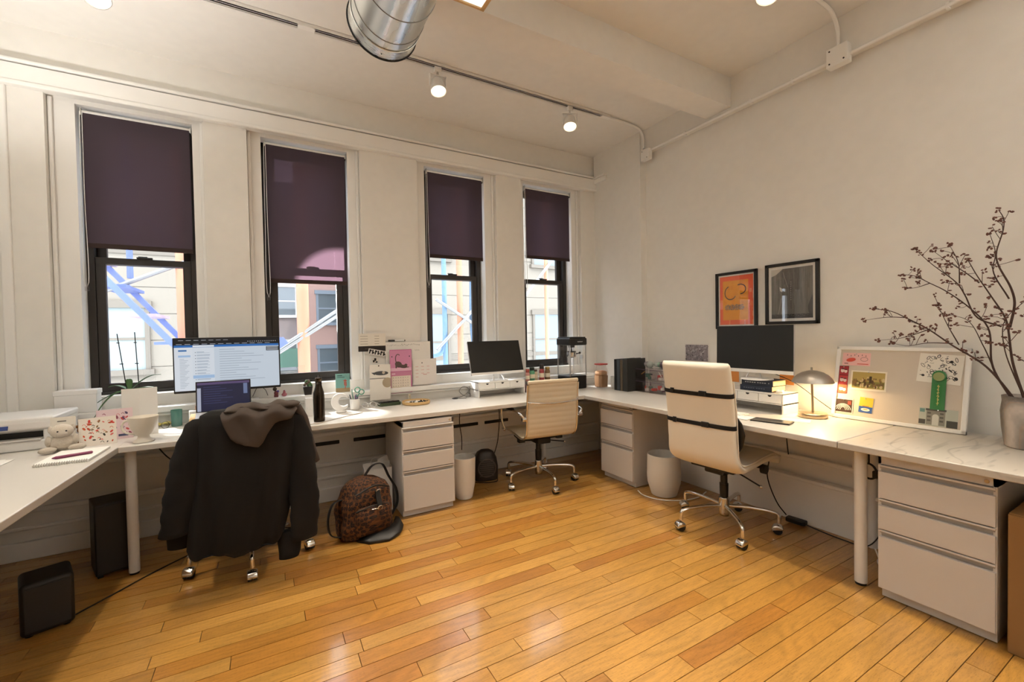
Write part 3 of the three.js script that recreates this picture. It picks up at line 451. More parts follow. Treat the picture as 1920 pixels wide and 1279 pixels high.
// ------------------------------------------------------------------ things on the left arm of the desk
const sheet = (w, h, t = 0.001) => bx(w, h, t, 0, h / 2, 0);                       // a standing card with its base at the origin
const printed = (draw, w = 256, h = 256) => S('#ffffff', 0.7, { map: canvasTex(w, h, draw) });
const scrib = (x, w, h, n, cols, s0) => { seed = s0; for (let i = 0; i < n; i++) { x.strokeStyle = x.fillStyle = cols[Math.floor(rnd() * cols.length)]; x.lineWidth = rr(2, 6); const cx = rr(0.08, 0.92) * w, cy = rr(0.08, 0.92) * h, r = rr(0.02, 0.05) * w; x.beginPath(); if (rnd() < 0.5) { x.ellipse(cx, cy, r * 1.3, r * 0.7, rr(0, 3), 0, 6.3); x.fill(); } else { x.moveTo(cx - r, cy); x.quadraticCurveTo(cx, cy - r * 2, cx + r, cy + r * 0.4); x.stroke(); } } };
// a panel whose front (+z) face carries a print and whose other faces are plain
function card(parent, name, w, h, t, mat, edge = M.paper) {
  const o = part(parent, name, bx(w, h, t, 0, h / 2, -t / 2 - 0.0004), edge);
  const g = new THREE.PlaneGeometry(w, h); g.translate(0, h / 2, 0.0002);
  part(o, 'print', g, mat); return o;
}
{
  const t = thing('printer', 'white multifunction printer with a small display in the desk corner', 'printer', [-1.27, H, -3.5]);
  part(t, 'base', merge(rb(0.48, 0.055, 0.38, 0.012, 0, 0.0275, 0), rb(0.04, 0.075, 0.36, 0.008, 0.215, 0.08, 0), rb(0.04, 0.075, 0.36, 0.008, -0.215, 0.08, 0), rb(0.46, 0.075, 0.10, 0.008, 0, 0.08, -0.13)), M.white);
  part(t, 'paper_slot', bx(0.40, 0.05, 0.2, 0, 0.075, 0.03), M.black);
  part(t, 'output_tray', rb(0.38, 0.008, 0.18, 0.003, 0, 0.058, 0.11), M.cabinet);
  part(t, 'control_panel', rb(0.48, 0.045, 0.06, 0.01, 0, 0.125, 0.158, -0.35), M.cabinet);
  part(t, 'display', bx(0.075, 0.022, 0.004, 0.03, 0.13, 0.19, -0.35), S('#3c4f8a', 0.2));
  part(t, 'scanner_lid', rb(0.48, 0.035, 0.37, 0.01, 0, 0.158, -0.005), M.white);
  part(t, 'scanner_bed', rb(0.475, 0.03, 0.36, 0.008, 0, 0.13, -0.01), M.white);
  const label = new THREE.PlaneGeometry(0.07, 0.012); part(t, 'name_plate', at(label, 0.0, 0.158, 0.1805), printed((x, w, h) => { x.fillStyle = '#efece6'; x.fillRect(0, 0, w, h); x.fillStyle = '#9a9690'; x.fillRect(20, 20, w - 40, h - 40); }, 128, 32));
}
solo('storage_box', 'plain white box on the sill behind the printer', 'box', merge(rb(0.20, 0.13, 0.10, 0.004, 0, 0.065, 0), rb(0.208, 0.03, 0.108, 0.004, 0, 0.13, 0)), M.white, [-1.06, SILL, -3.795]);
{ const t = thing('printed_slip', 'pale printed slip leaning on the printer', 'paper', [-0.985, H, -3.285], 0.1); const o = card(t, 'slip', 0.10, 0.17, 0.001, printed((x, w, h) => { x.fillStyle = '#efe9dc'; x.fillRect(0, 0, w, h); x.fillStyle = '#6d675e'; for (const [y, l] of [[30, 90], [90, 110], [104, 80], [150, 60], [210, 50]]) x.fillRect(70, y, l, 9); x.fillStyle = '#4e5a53'; x.fillRect(40, 225, 60, 20); })); o.rotation.x = -0.08; }
{
  const t = thing('soft_toy', 'small cream plush animal sitting in front of the printer', 'soft toy', [-0.965, H, -3.205], 0.3);
  part(t, 'body', merge(sph(0.05, 0, 0.045, 0, 1.1, 0.9, 1), sph(0.022, -0.055, 0.02, 0.05, 1.6, 0.8, 1), sph(0.022, 0.055, 0.02, 0.05, 1.6, 0.8, 1), sph(0.018, -0.05, 0.06, 0.02, 0.8, 1.6, 0.8), sph(0.018, 0.05, 0.06, 0.02, 0.8, 1.6, 0.8)), M.plush);
  const h = part(t, 'head', merge(sph(0.042, 0, 0.108, 0.01, 1.1, 0.9, 1), sph(0.02, 0, 0.098, 0.048, 1.1, 0.8, 0.8)), M.plush);
  part(h, 'ear', merge(sph(0.015, -0.042, 0.118, 0, 0.7, 1.3, 0.8), sph(0.015, 0.042, 0.118, 0, 0.7, 1.3, 0.8)), M.plush);
  part(h, 'eye', merge(sph(0.004, -0.016, 0.112, 0.05, 1, 1, 1, 8), sph(0.004, 0.016, 0.112, 0.05, 1, 1, 1, 8)), M.black);
}
{ const t = thing('soft_toy', 'small brown plush animal behind the sticker cards', 'soft toy', [-0.925, H, -3.36], 0.5); part(t, 'body', merge(sph(0.032, 0, 0.03, 0), sph(0.025, 0, 0.08, 0.005), sph(0.009, -0.022, 0.1, 0, 1, 1, 0.6), sph(0.009, 0.022, 0.1, 0, 1, 1, 0.6)), M.plushBrown); part(t, 'muzzle', sph(0.011, 0, 0.074, 0.025), M.plush); }
{ const t = thing('sticker_card', 'white card covered in small red and brown drawings', 'card', [-0.835, H, -3.26], 0.28); card(t, 'card_sheet', 0.155, 0.155, 0.002, printed((x, w, h) => { x.fillStyle = '#f4ebdf'; x.fillRect(0, 0, w, h); scrib(x, w, h, 46, ['#d9493e', '#c8542f', '#8a6a3a', '#e0746b', '#3c3a30'], 41); })).rotation.x = -0.1; }
{ const t = thing('sticker_card', 'pink card with dark and red drawings behind the white one', 'card', [-0.79, H, -3.38], 0.2); card(t, 'card_sheet', 0.16, 0.18, 0.002, printed((x, w, h) => { x.fillStyle = '#ecd3d6'; x.fillRect(0, 0, w, h); scrib(x, w, h, 34, ['#8f3f55', '#5a4a6a', '#c74a4a', '#d98a94'], 52); x.fillStyle = '#4a4f6e'; x.fillRect(150, 215, 70, 18); })).rotation.x = -0.1; }
{ const t = thing('notebook', 'white spiral notebook lying at the desk edge', 'notebook', [-0.86, H, -2.995], -0.04); part(t, 'pages', rb(0.20, 0.012, 0.29, 0.002, 0, 0.006, 0), M.paper); const c = []; for (let i = 0; i < 22; i++) c.push(at(new THREE.TorusGeometry(0.008, 0.0011, 5, 12), -0.092 + i * 0.0088, 0.007, 0.145, 0, Math.PI / 2)); part(t, 'spiral', merge(c), M.steel); }
{ const t = thing('pen', 'plum-coloured pen lying on the spiral notebook', 'pen', [-0.85, H + 0.0195, -2.955], 0.36); part(t, 'barrel', cyl(0.0072, 0.0072, 0.125, 0, 0, 0, 12, 0, 0, Math.PI / 2), S('#7c2f55', 0.4)); part(t, 'tip', merge(cyl(0.0072, 0.002, 0.014, -0.069, 0, 0, 12, 0, 0, -Math.PI / 2), sph(0.0072, 0.0625, 0, 0, 1, 1, 1, 10)), S('#7c2f55', 0.4)); }
{ const t = thing('loose_sheets', 'loose white sheets lying in front of the printer', 'paper', [-1.24, H, -2.98], 0.1); part(t, 'sheet', bx(0.21, 0.0012, 0.29, 0, 0.0007, 0), M.paper); part(t, 'sheet', bx(0.21, 0.0012, 0.29, 0.02, 0.002, 0.02, 0, -0.12), M.paper); }
{
  const t = thing('pedestal_mug', 'cream footed ceramic cup with a loop handle', 'cup', [-0.63, H, -3.22], -0.25);
  part(t, 'bowl', lathe([[0, 0.012], [0.046, 0.004], [0.05, 0], [0.05, 0.006], [0.03, 0.02], [0.026, 0.035], [0.04, 0.05], [0.058, 0.085], [0.068, 0.13], [0.072, 0.145], [0.069, 0.145], [0.062, 0.11], [0.045, 0.07], [0, 0.055]], 40), S('#e4dccd', 0.3));
  part(t, 'cup_handle', tube([[-0.064, 0.125, 0], [-0.09, 0.12, 0], [-0.103, 0.09, 0], [-0.09, 0.06, 0], [-0.045, 0.045, 0]], 0.006, 24, 8), S('#e4dccd', 0.3));
}
{ const t = thing('folded_card', 'large blank white folded card standing before the orchid', 'card', [-0.685, H, -3.44], 0.12); part(t, 'panel', rb(0.085, 0.29, 0.003, 0.001, -0.042, 0.145, 0.006, 0, -0.15), M.paper); part(t, 'panel', rb(0.085, 0.29, 0.003, 0.001, 0.042, 0.145, 0.006, 0, 0.15), M.paper); }
{
  const t = thing('orchid', 'potted orchid without flowers on the sill beside the printer', 'plant', [-0.80, SILL, -3.79]);
  part(t, 'pot', lathe([[0, 0], [0.035, 0], [0.045, 0.09], [0.05, 0.1], [0.044, 0.1], [0.04, 0.085], [0, 0.08]], 24), M.white);
  const leaf = (a, len, w, up, droop, m) => { const n = 12, rings = []; for (let i = 0; i <= n; i++) { const s = i / n, r = s * len, y = 0.12 + up * Math.sin(s * Math.PI * 0.55) - droop * s * s, hw = w * Math.sin(Math.PI * Math.min(0.97, 0.12 + s * 0.85)), q = []; for (let j = 0; j < 10; j++) { const th = j / 10 * Math.PI * 2, sx = Math.cos(th) * hw; q.push(V(Math.cos(a) * r - Math.sin(a) * sx, y + 0.25 * Math.abs(sx) + Math.sin(th) * 0.002, (Math.sin(a) * r + Math.cos(a) * sx) * 0.5 + 0.02)); } rings.push(q); } return loft(rings); };
  for (const [a, l, w, u, d, m] of [[2.8, 0.2, 0.022, 0.03, 0.22, M.greenLeaf], [0.15, 0.17, 0.022, 0.10, 0.0, M.leafDark], [0.6, 0.19, 0.018, 0.03, 0.02, M.greenLeaf], [3.5, 0.12, 0.02, 0.05, 0.02, M.greenLeaf], [3.0, 0.22, 0.02, 0.0, 0.12, M.leafDark], [1.5, 0.1, 0.018, 0.08, 0, M.greenLeaf]]) part(t, 'leaf', leaf(a, l, w, u, d), m);
  for (const [x0, x1, h] of [[-0.01, -0.055, 0.50], [0.05, 0.035, 0.51]]) { const st = part(t, 'stake', rod([x0, 0.08, 0.02], [x1, h, 0.02], 0.0028), M.black); part(st, 'clip', merge(rb(0.02, 0.006, 0.008, 0.002, x0 + (x1 - x0) * 0.6, 0.3, 0.022), rb(0.016, 0.006, 0.008, 0.002, x0 + (x1 - x0) * 0.9, 0.44, 0.022)), M.dark); }
}
// ------------------------------------------------------------------ the wide monitor and its neighbours
{
  const ui = canvasTex(1024, 512, (x, w, h) => {
    x.fillStyle = '#cfdae6'; x.fillRect(0, 0, w, h); x.fillStyle = '#16181c'; x.fillRect(0, 0, w, 62);
    x.font = '13px sans-serif'; x.fillStyle = '#b9bcc2'; for (let i = 0; i < 7; i++) x.fillRect(40 + i * 70, 12, 46, 5); for (let i = 0; i < 14; i++) { x.fillRect(700 + i * 22, 30, 9, 8); } for (let i = 0; i < 12; i++) x.fillRect(20 + i * 78, 50, 52, 5);
    x.fillStyle = '#2f6fba'; x.fillRect(0, 62, w, 22); x.fillStyle = '#eef3f8'; x.fillRect(170, 64, 200, 17); x.fillStyle = '#e3e9f1'; x.fillRect(0, 84, 165, h); x.fillStyle = '#dfe6ef'; x.fillRect(165, 84, 205, h);
    x.fillStyle = '#3c74b4'; x.fillRect(38, 108, 76, 15); x.fillStyle = '#a9c6e8'; x.fillRect(36, 160, 112, 20); x.fillStyle = '#a7b2c0'; for (let i = 0; i < 20; i++) x.fillRect(48, 196 + i * 15, 40 + (i * 37) % 50, 4);
    for (let i = 0; i < 12; i++) { x.fillStyle = '#8f9fb3'; x.fillRect(206, 130 + i * 30, 70 + (i * 53) % 60, 5); x.fillStyle = '#b6c3d2'; x.fillRect(206, 140 + i * 30, 120, 4); x.fillStyle = '#5d6775'; x.fillRect(190, 132 + i * 30, 7, 7); }
    x.fillStyle = '#a9c6e8'; x.fillRect(168, 362, 200, 32); x.fillStyle = '#98a5b6'; for (let i = 0; i < 15; i++) x.fillRect(420, 110 + i * 24, 150 + (i * 97) % 320, 4); x.fillStyle = '#4a5058'; x.fillRect(890, 92, 134, 44); x.fillStyle = '#c9ccd2'; for (let i = 0; i < 3; i++) x.fillRect(898, 98 + i * 13, 116, 5);
  });
  const t = thing('monitor', 'wide monitor showing a blue and white mail window', 'monitor', [-0.225, H, -3.535]);
  part(t, 'monitor_housing', rb(0.615, 0.365, 0.03, 0.006, 0, 0.41, -0.017), M.black);
  const g = new THREE.PlaneGeometry(0.6, 0.342); g.translate(0, 0.414, -0.0015); part(t, 'screen', g, new THREE.MeshStandardMaterial({ color: '#050505', roughness: 0.35, emissive: '#ffffff', emissiveMap: ui, emissiveIntensity: 0.78 }));
  part(t, 'neck', rb(0.07, 0.3, 0.02, 0.005, 0, 0.16, -0.045, 0.06), M.black); part(t, 'foot', rb(0.26, 0.012, 0.13, 0.005, 0, 0.006, -0.05), M.black);
  const gl = new THREE.RectAreaLight(new THREE.Color().setRGB(0.7, 0.82, 1), 0.55, 0.6, 0.342); gl.position.set(-0.225, H + 0.414, -3.532); gl.lookAt(-0.225, H + 0.414, 0); scene.add(gl);
}
{
  const t = thing('laptop_stand', 'tan folding laptop stand under the open laptop', 'stand', [-0.25, H, -3.36]); part(t, 'stand_arm', merge(bar([-0.17, 0.006, 0.14], [-0.17, 0.10, -0.08], 0.03, 0.006), bar([0.17, 0.006, 0.14], [0.17, 0.10, -0.08], 0.03, 0.006)), M.woodTray); part(t, 'stand_base', merge(rb(0.38, 0.006, 0.05, 0.002, 0, 0.003, 0.13), rb(0.38, 0.006, 0.05, 0.002, 0, 0.003, -0.1), bar([-0.17, 0.003, -0.1], [-0.17, 0.1, -0.08], 0.03, 0.005), bar([0.17, 0.003, -0.1], [0.17, 0.1, -0.08], 0.03, 0.005)), M.alu);
  const l = thing('laptop', 'open laptop with a dark window on its screen behind the black jacket', 'laptop', [-0.25, H + 0.045, -3.33], 0.03);
  const base = part(l, 'keyboard_base', rb(0.305, 0.012, 0.2, 0.004, 0, 0.022, 0.0, 0.4), M.alu);
  const lid = new THREE.Group(); lid.name = 'lid'; lid.position.set(0, 0.062, -0.1); lid.rotation.x = -0.12; l.add(lid);
  part(lid, 'lid_shell', rb(0.305, 0.2, 0.006, 0.003, 0, 0.1, 0), M.dark);
  const g = new THREE.PlaneGeometry(0.29, 0.185); g.translate(0, 0.1, 0.0035);
  part(lid, 'screen', g, new THREE.MeshStandardMaterial({ color: '#050505', roughness: 0.3, emissive: '#ffffff', emissiveIntensity: 0.6, emissiveMap: canvasTex(512, 320, (x, w, h) => { x.fillStyle = '#2b2d4a'; x.fillRect(0, 0, w, h); x.fillStyle = '#6b5a86'; x.fillRect(0, 0, w, 26); x.fillStyle = '#c6cbe0'; x.fillRect(0, 60, 36, h - 60); x.fillStyle = '#7f8fb8'; x.fillRect(450, 30, 40, 120); x.fillStyle = '#4c5080'; for (let i = 0; i < 8; i++) x.fillRect(60, 50 + i * 26, 160 + (i * 61) % 180, 6); }) }));
}
solo('glass_tumbler', 'small teal glass tumbler behind the laptop stand', 'glass', lathe([[0, 0.003], [0.026, 0.003], [0.028, 0], [0.03, 0.004], [0.032, 0.11], [0.03, 0.11], [0.028, 0.008], [0, 0.008]], 28), S('#7fb5a8', 0.1, { transmission: 0.6, thickness: 0 }), [-0.54, H, -3.66]);
{ const t = thing('box_of_treats', 'small pale box with orange lid behind the laptop', 'box', [-0.42, H, -3.62], 0.2); part(t, 'carton', rb(0.09, 0.10, 0.06, 0.004, 0, 0.05, 0), M.paper); part(t, 'lid', rb(0.06, 0.03, 0.05, 0.006, 0.02, 0.115, 0), S('#c88762', 0.6)); }
{ const t = thing('eyeglasses', 'dark wire eyeglasses lying near the teal tumbler', 'eyeglasses', [-0.62, H, -3.6], 0.4); part(t, 'rims', merge(at(new THREE.TorusGeometry(0.022, 0.0015, 6, 20), -0.028, 0.022, 0, -0.2), at(new THREE.TorusGeometry(0.022, 0.0015, 6, 20), 0.028, 0.022, 0, -0.2)), M.black); part(t, 'temples', merge(rod([-0.05, 0.03, 0], [-0.05, 0.004, -0.12], 0.0015), rod([0.05, 0.03, 0], [0.05, 0.004, -0.12], 0.0015)), M.black); }
{ const t = thing('yellow_flowers', 'pale yellow sprig lying at the window by the cup', 'plant', [-0.62, H, -3.72]); for (let i = 0; i < 9; i++) { const a = i * 0.7, r = 0.015 + 0.006 * i; part(t, 'petal', sph(0.014, Math.cos(a) * r * 1.4, 0.012 + 0.004 * (i % 3), Math.sin(a) * r * 0.6, 1.3, 0.6, 1, 8), S('#ded07a', 0.8)); } }
{ const t = thing('picture_card', 'blue picture card propped under the wide monitor', 'card', [-0.19, SILL, -3.78]); card(t, 'card_sheet', 0.10, 0.055, 0.001, printed((x, w, h) => { x.fillStyle = '#2f86a5'; x.fillRect(0, 0, w, h); x.fillStyle = '#d9a33a'; x.beginPath(); x.arc(128, 150, 60, 3.14, 6.28); x.fill(); })); }
{ const t = thing('white_tablet', 'white tablet leaning on the sill right of the laptop', 'tablet', [0.0, SILL, -3.77]); const o = part(t, 'tablet_body', rb(0.12, 0.10, 0.006, 0.004, 0, 0.05, 0), M.white); o.rotation.x = -0.1; part(t, 'cable', tube([[-0.1, 0.02, 0.02], [-0.06, 0.09, 0.02], [-0.02, 0.07, 0.02], [0, 0.02, 0.02]], 0.002, 24, 5), M.black); }
{ const t = thing('figurine', 'tiny dark figurine in red and purple at the monitor corner', 'figurine', [0.055, SILL, -3.775]); part(t, 'body', merge(sph(0.016, 0, 0.03, 0, 1, 1.2, 1), rb(0.03, 0.02, 0.025, 0.005, 0, 0.01, 0)), S('#7a3a3f', 0.6)); part(t, 'head', sph(0.015, -0.008, 0.062, 0), S('#4a3c33', 0.7)); part(t, 'bow', sph(0.009, 0.012, 0.045, 0.01, 1, 1, 1, 10), S('#54408f', 0.5)); }
{ const t = thing('figurine', 'tiny pink figurine beside the dark one', 'figurine', [0.11, SILL, -3.775]); part(t, 'body', merge(sph(0.016, 0, 0.015, 0, 1.2, 0.9, 1), sph(0.01, 0, 0.033, 0, 1, 1, 1, 10)), S('#c0717a', 0.6)); part(t, 'hat', sph(0.007, 0, 0.044, 0, 1, 0.8, 1, 8), S('#8a3f48', 0.6)); }
{ const t = thing('teal_planter', 'teal animal-shaped planter on the sill by the steel bottle', 'planter', [0.15, SILL - 0.128, -3.69]); part(t, 'body', merge(lathe([[0, 0], [0.022, 0], [0.026, 0.02], [0.03, 0.05], [0.026, 0.05], [0, 0.045]], 20), ...[0, 1, 2, 3, 4, 5, 6, 7].map(k => sph(0.016, Math.cos(k) * 0.032, 0.062 + 0.012 * (k % 3), Math.sin(k) * 0.026, 1.3, 0.9, 1, 10))), M.teal); part(t, 'foot', cyl(0.026, 0.03, 0.006, 0, 0.003, 0, 18), M.teal); }
{ const t = thing('small_card', 'pale blue blank card standing by the teal planter', 'card', [0.06, H, -3.68], 0.1); part(t, 'card_sheet', sheet(0.07, 0.05), S('#cfdcea', 0.8)); part(t, 'card_back', bx(0.06, 0.03, 0.001, 0, 0.015, -0.012, 0.4), M.paper); }
{
  const t = thing('succulent_pot', 'small succulent in a square black pot on the sill', 'plant', [0.275, SILL, -3.775]);
  part(t, 'pot', merge(extrude([[-0.024, 0], [0.024, 0], [0.034, 0.065], [-0.034, 0.065]], 0.05).translate(0, 0, -0.025)), M.dark);
  for (let k = 0; k < 14; k++) { const a = k * 2.4, r = 0.008 + 0.0015 * k, y = 0.11 - 0.003 * k; part(t, 'leaf', sph(0.009, Math.cos(a) * r, y, Math.sin(a) * r, 1, 1.3, 0.8, 8), k % 3 ? M.greenLeaf : S('#6b5a48', 0.6)); }
  part(t, 'stem', cyl(0.006, 0.006, 0.05, 0, 0.08, 0, 8), M.leafDark);
}
{
  const t = thing('water_bottle', 'dark metallic water bottle standing at the desk edge', 'bottle', [0.305, H, -3.26]);
  part(t, 'flask', lathe([[0, 0], [0.034, 0], [0.0365, 0.004], [0.0365, 0.17], [0.034, 0.20], [0.024, 0.235], [0.021, 0.25], [0.021, 0.275], [0, 0.275]], 40), S('#3c342c', 0.22, { metalness: 0.85 }));
  const c = part(t, 'cap', lathe([[0, 0.275], [0.0225, 0.275], [0.0225, 0.298], [0.019, 0.302], [0, 0.302]], 32), S('#54483b', 0.25, { metalness: 0.8 })); part(c, 'carry_loop', tube([[-0.012, 0.302, 0], [-0.010, 0.318, 0], [0, 0.323, 0], [0.010, 0.318, 0], [0.012, 0.302, 0]], 0.0025, 20, 6), M.black);
}
solo('white_carton', 'narrow white carton standing behind the steel bottle', 'box', merge(rb(0.05, 0.135, 0.03, 0.004, 0, 0.0675, 0), rb(0.03, 0.02, 0.02, 0.004, 0, 0.06, 0.008)), M.white, [0.26, H, -3.52], 0.1);
{ const t = thing('booklet_stack', 'two thin booklets stacked beside the steel bottle', 'booklet', [0.17, H, -3.42], 0.1); part(t, 'booklet', rb(0.13, 0.008, 0.19, 0.001, 0, 0.004, 0), S('#8a4a3e', 0.6)); part(t, 'booklet', rb(0.12, 0.007, 0.18, 0.001, 0.005, 0.012, 0, 0, 0.06), M.paper); }
solo('mouse_pad', 'dark mouse pad poking out beside the black jacket', 'mouse pad', rb(0.22, 0.004, 0.19, 0.001, 0, 0.002, 0), M.dark, [0.12, H, -3.235], 0.05);
{ const t = thing('book', 'teal paperback with a red figure standing on the sill', 'book', [0.535, SILL, -3.765], -0.1); const o = card(t, 'cover', 0.11, 0.15, 0.016, printed((x, w, h) => { x.fillStyle = '#7fb3ac'; x.fillRect(0, 0, w, h); x.fillStyle = '#a8936f'; x.fillRect(0, h * 0.78, w, h * 0.22); x.fillStyle = '#c4462f'; x.fillRect(165, 80, 12, 130); x.fillRect(140, 95, 62, 12); x.fillRect(150, 115, 12, 50); x.fillRect(182, 115, 12, 60); x.fillStyle = '#39625f'; x.fillRect(30, 22, 90, 12); x.fillRect(30, 48, 130, 8); }), M.paper); o.rotation.x = -0.08; }
{
  const t = thing('crescent_lamp', 'white crescent-shaped table ornament on a round foot', 'ornament', [0.485, H, -3.56], -0.2);
  const s = new THREE.Shape(); s.absarc(0, 0, 0.062, 0.55, 5.6, false); s.absarc(0.022, 0.004, 0.042, 5.4, 0.75, true);
  const g = new THREE.ExtrudeGeometry(s, { depth: 0.02, bevelEnabled: true, bevelSize: 0.006, bevelThickness: 0.008, bevelSegments: 4, curveSegments: 40 }); g.translate(0, 0.078, -0.01); part(t, 'crescent', g, M.whiteGloss);
  part(t, 'foot', lathe([[0, 0], [0.04, 0], [0.042, 0.006], [0.03, 0.012], [0.014, 0.018], [0, 0.02]], 28), M.whiteGloss);
}
{
  const t = thing('pen_cup', 'white cup holding green scissors and pens', 'pen cup', [0.60, H, -3.62]);
  part(t, 'cup', lathe([[0, 0.004], [0.034, 0], [0.036, 0.004], [0.038, 0.085], [0.035, 0.085], [0.033, 0.008], [0, 0.008]], 28), M.white);
  const s = part(t, 'scissors', merge(rod([0.0, 0.01, 0], [0.012, 0.12, 0.004], 0.004), at(new THREE.TorusGeometry(0.02, 0.004, 6, 20), 0.022, 0.155, 0.004, 0, 0, 0.2), at(new THREE.TorusGeometry(0.02, 0.004, 6, 20), 0.052, 0.135, 0.004, 0, 0, 0.6), rod([0.014, 0.1, 0.004], [0.036, 0.122, 0.004], 0.0045)), S('#5aa48a', 0.4)); s.userData.label = 'green scissors';
  for (const [x, z, h, c] of [[-0.02, 0.005, 0.15, '#e8e6e0'], [-0.012, -0.012, 0.16, '#8fb8a8'], [0.004, 0.015, 0.115, '#6a3f86'], [0.018, -0.008, 0.11, '#5a3a78'], [-0.024, -0.006, 0.12, '#3f4a58']]) part(t, 'pen', rod([x * 0.5, 0.01, z * 0.5], [x * 1.5, h, z], 0.004), S(c, 0.4));
}
{ const t = thing('eyeglasses', 'white folded eyeglasses lying before the green tray', 'eyeglasses', [0.715, H, -3.645], 0.1); part(t, 'rims', merge(at(new THREE.TorusGeometry(0.024, 0.003, 6, 20), -0.032, 0.02, 0, -0.5), at(new THREE.TorusGeometry(0.024, 0.003, 6, 20), 0.032, 0.02, 0, -0.5), bx(0.02, 0.004, 0.004, 0, 0.03, -0.01)), M.whiteGloss); part(t, 'temples', merge(rod([-0.058, 0.03, 0], [0.05, 0.005, -0.03], 0.003), rod([0.058, 0.03, 0], [0.1, 0.005, 0.03], 0.003)), M.whiteGloss); }
{ const t = thing('desk_tray', 'dark green oblong tray filled with small black items', 'tray', [0.88, H, -3.66], 0.12); part(t, 'tray', merge(rb(0.17, 0.006, 0.075, 0.003, 0, 0.003, 0), rb(0.17, 0.026, 0.006, 0.002, 0, 0.013, 0.036), rb(0.17, 0.026, 0.006, 0.002, 0, 0.013, -0.036), rb(0.006, 0.026, 0.075, 0.002, 0.083, 0.013, 0), rb(0.006, 0.026, 0.075, 0.002, -0.083, 0.013, 0)), S('#3f4f33', 0.5)); for (let i = 0; i < 6; i++) part(t, 'clip', rb(0.024, 0.014, 0.04, 0.003, -0.065 + i * 0.026, 0.027, 0.004 * (i % 2), 0, i), M.dark); }
{
  const t = thing('trinket_tray', 'round wooden tray of trinkets under the whiteboard', 'tray', [1.09, H, -3.595]); part(t, 'tray_rim', lathe([[0, 0.004], [0.112, 0.002], [0.116, 0.008], [0.116, 0.028], [0.11, 0.028], [0.108, 0.012], [0, 0.01]], 48), M.woodTray); part(t, 'lining', cyl(0.106, 0.106, 0.003, 0, 0.012, 0, 40), M.paper);
  for (const [x, z, c] of [[-0.05, 0.02, M.dark], [0.02, 0.03, M.dark], [0.05, -0.02, M.dark], [-0.02, -0.04, M.steel], [0.07, 0.02, M.dark]]) part(t, 'trinket', merge(rb(0.03, 0.01, 0.015, 0.003, x, 0.02, z, 0, x * 30), sph(0.007, x + 0.02, 0.02, z + 0.01, 1, 1, 1, 8)), c);
  const f = thing('figurine', 'tiny pale standing figurine behind the wooden tray', 'figurine', [1.075, H, -3.73]); part(f, 'body', lathe([[0, 0], [0.016, 0], [0.017, 0.01], [0.011, 0.03], [0.013, 0.045], [0, 0.052]], 20), S('#d8c9ad', 0.6)); part(f, 'head', sph(0.011, 0, 0.058, 0), S('#d8c9ad', 0.6));
}
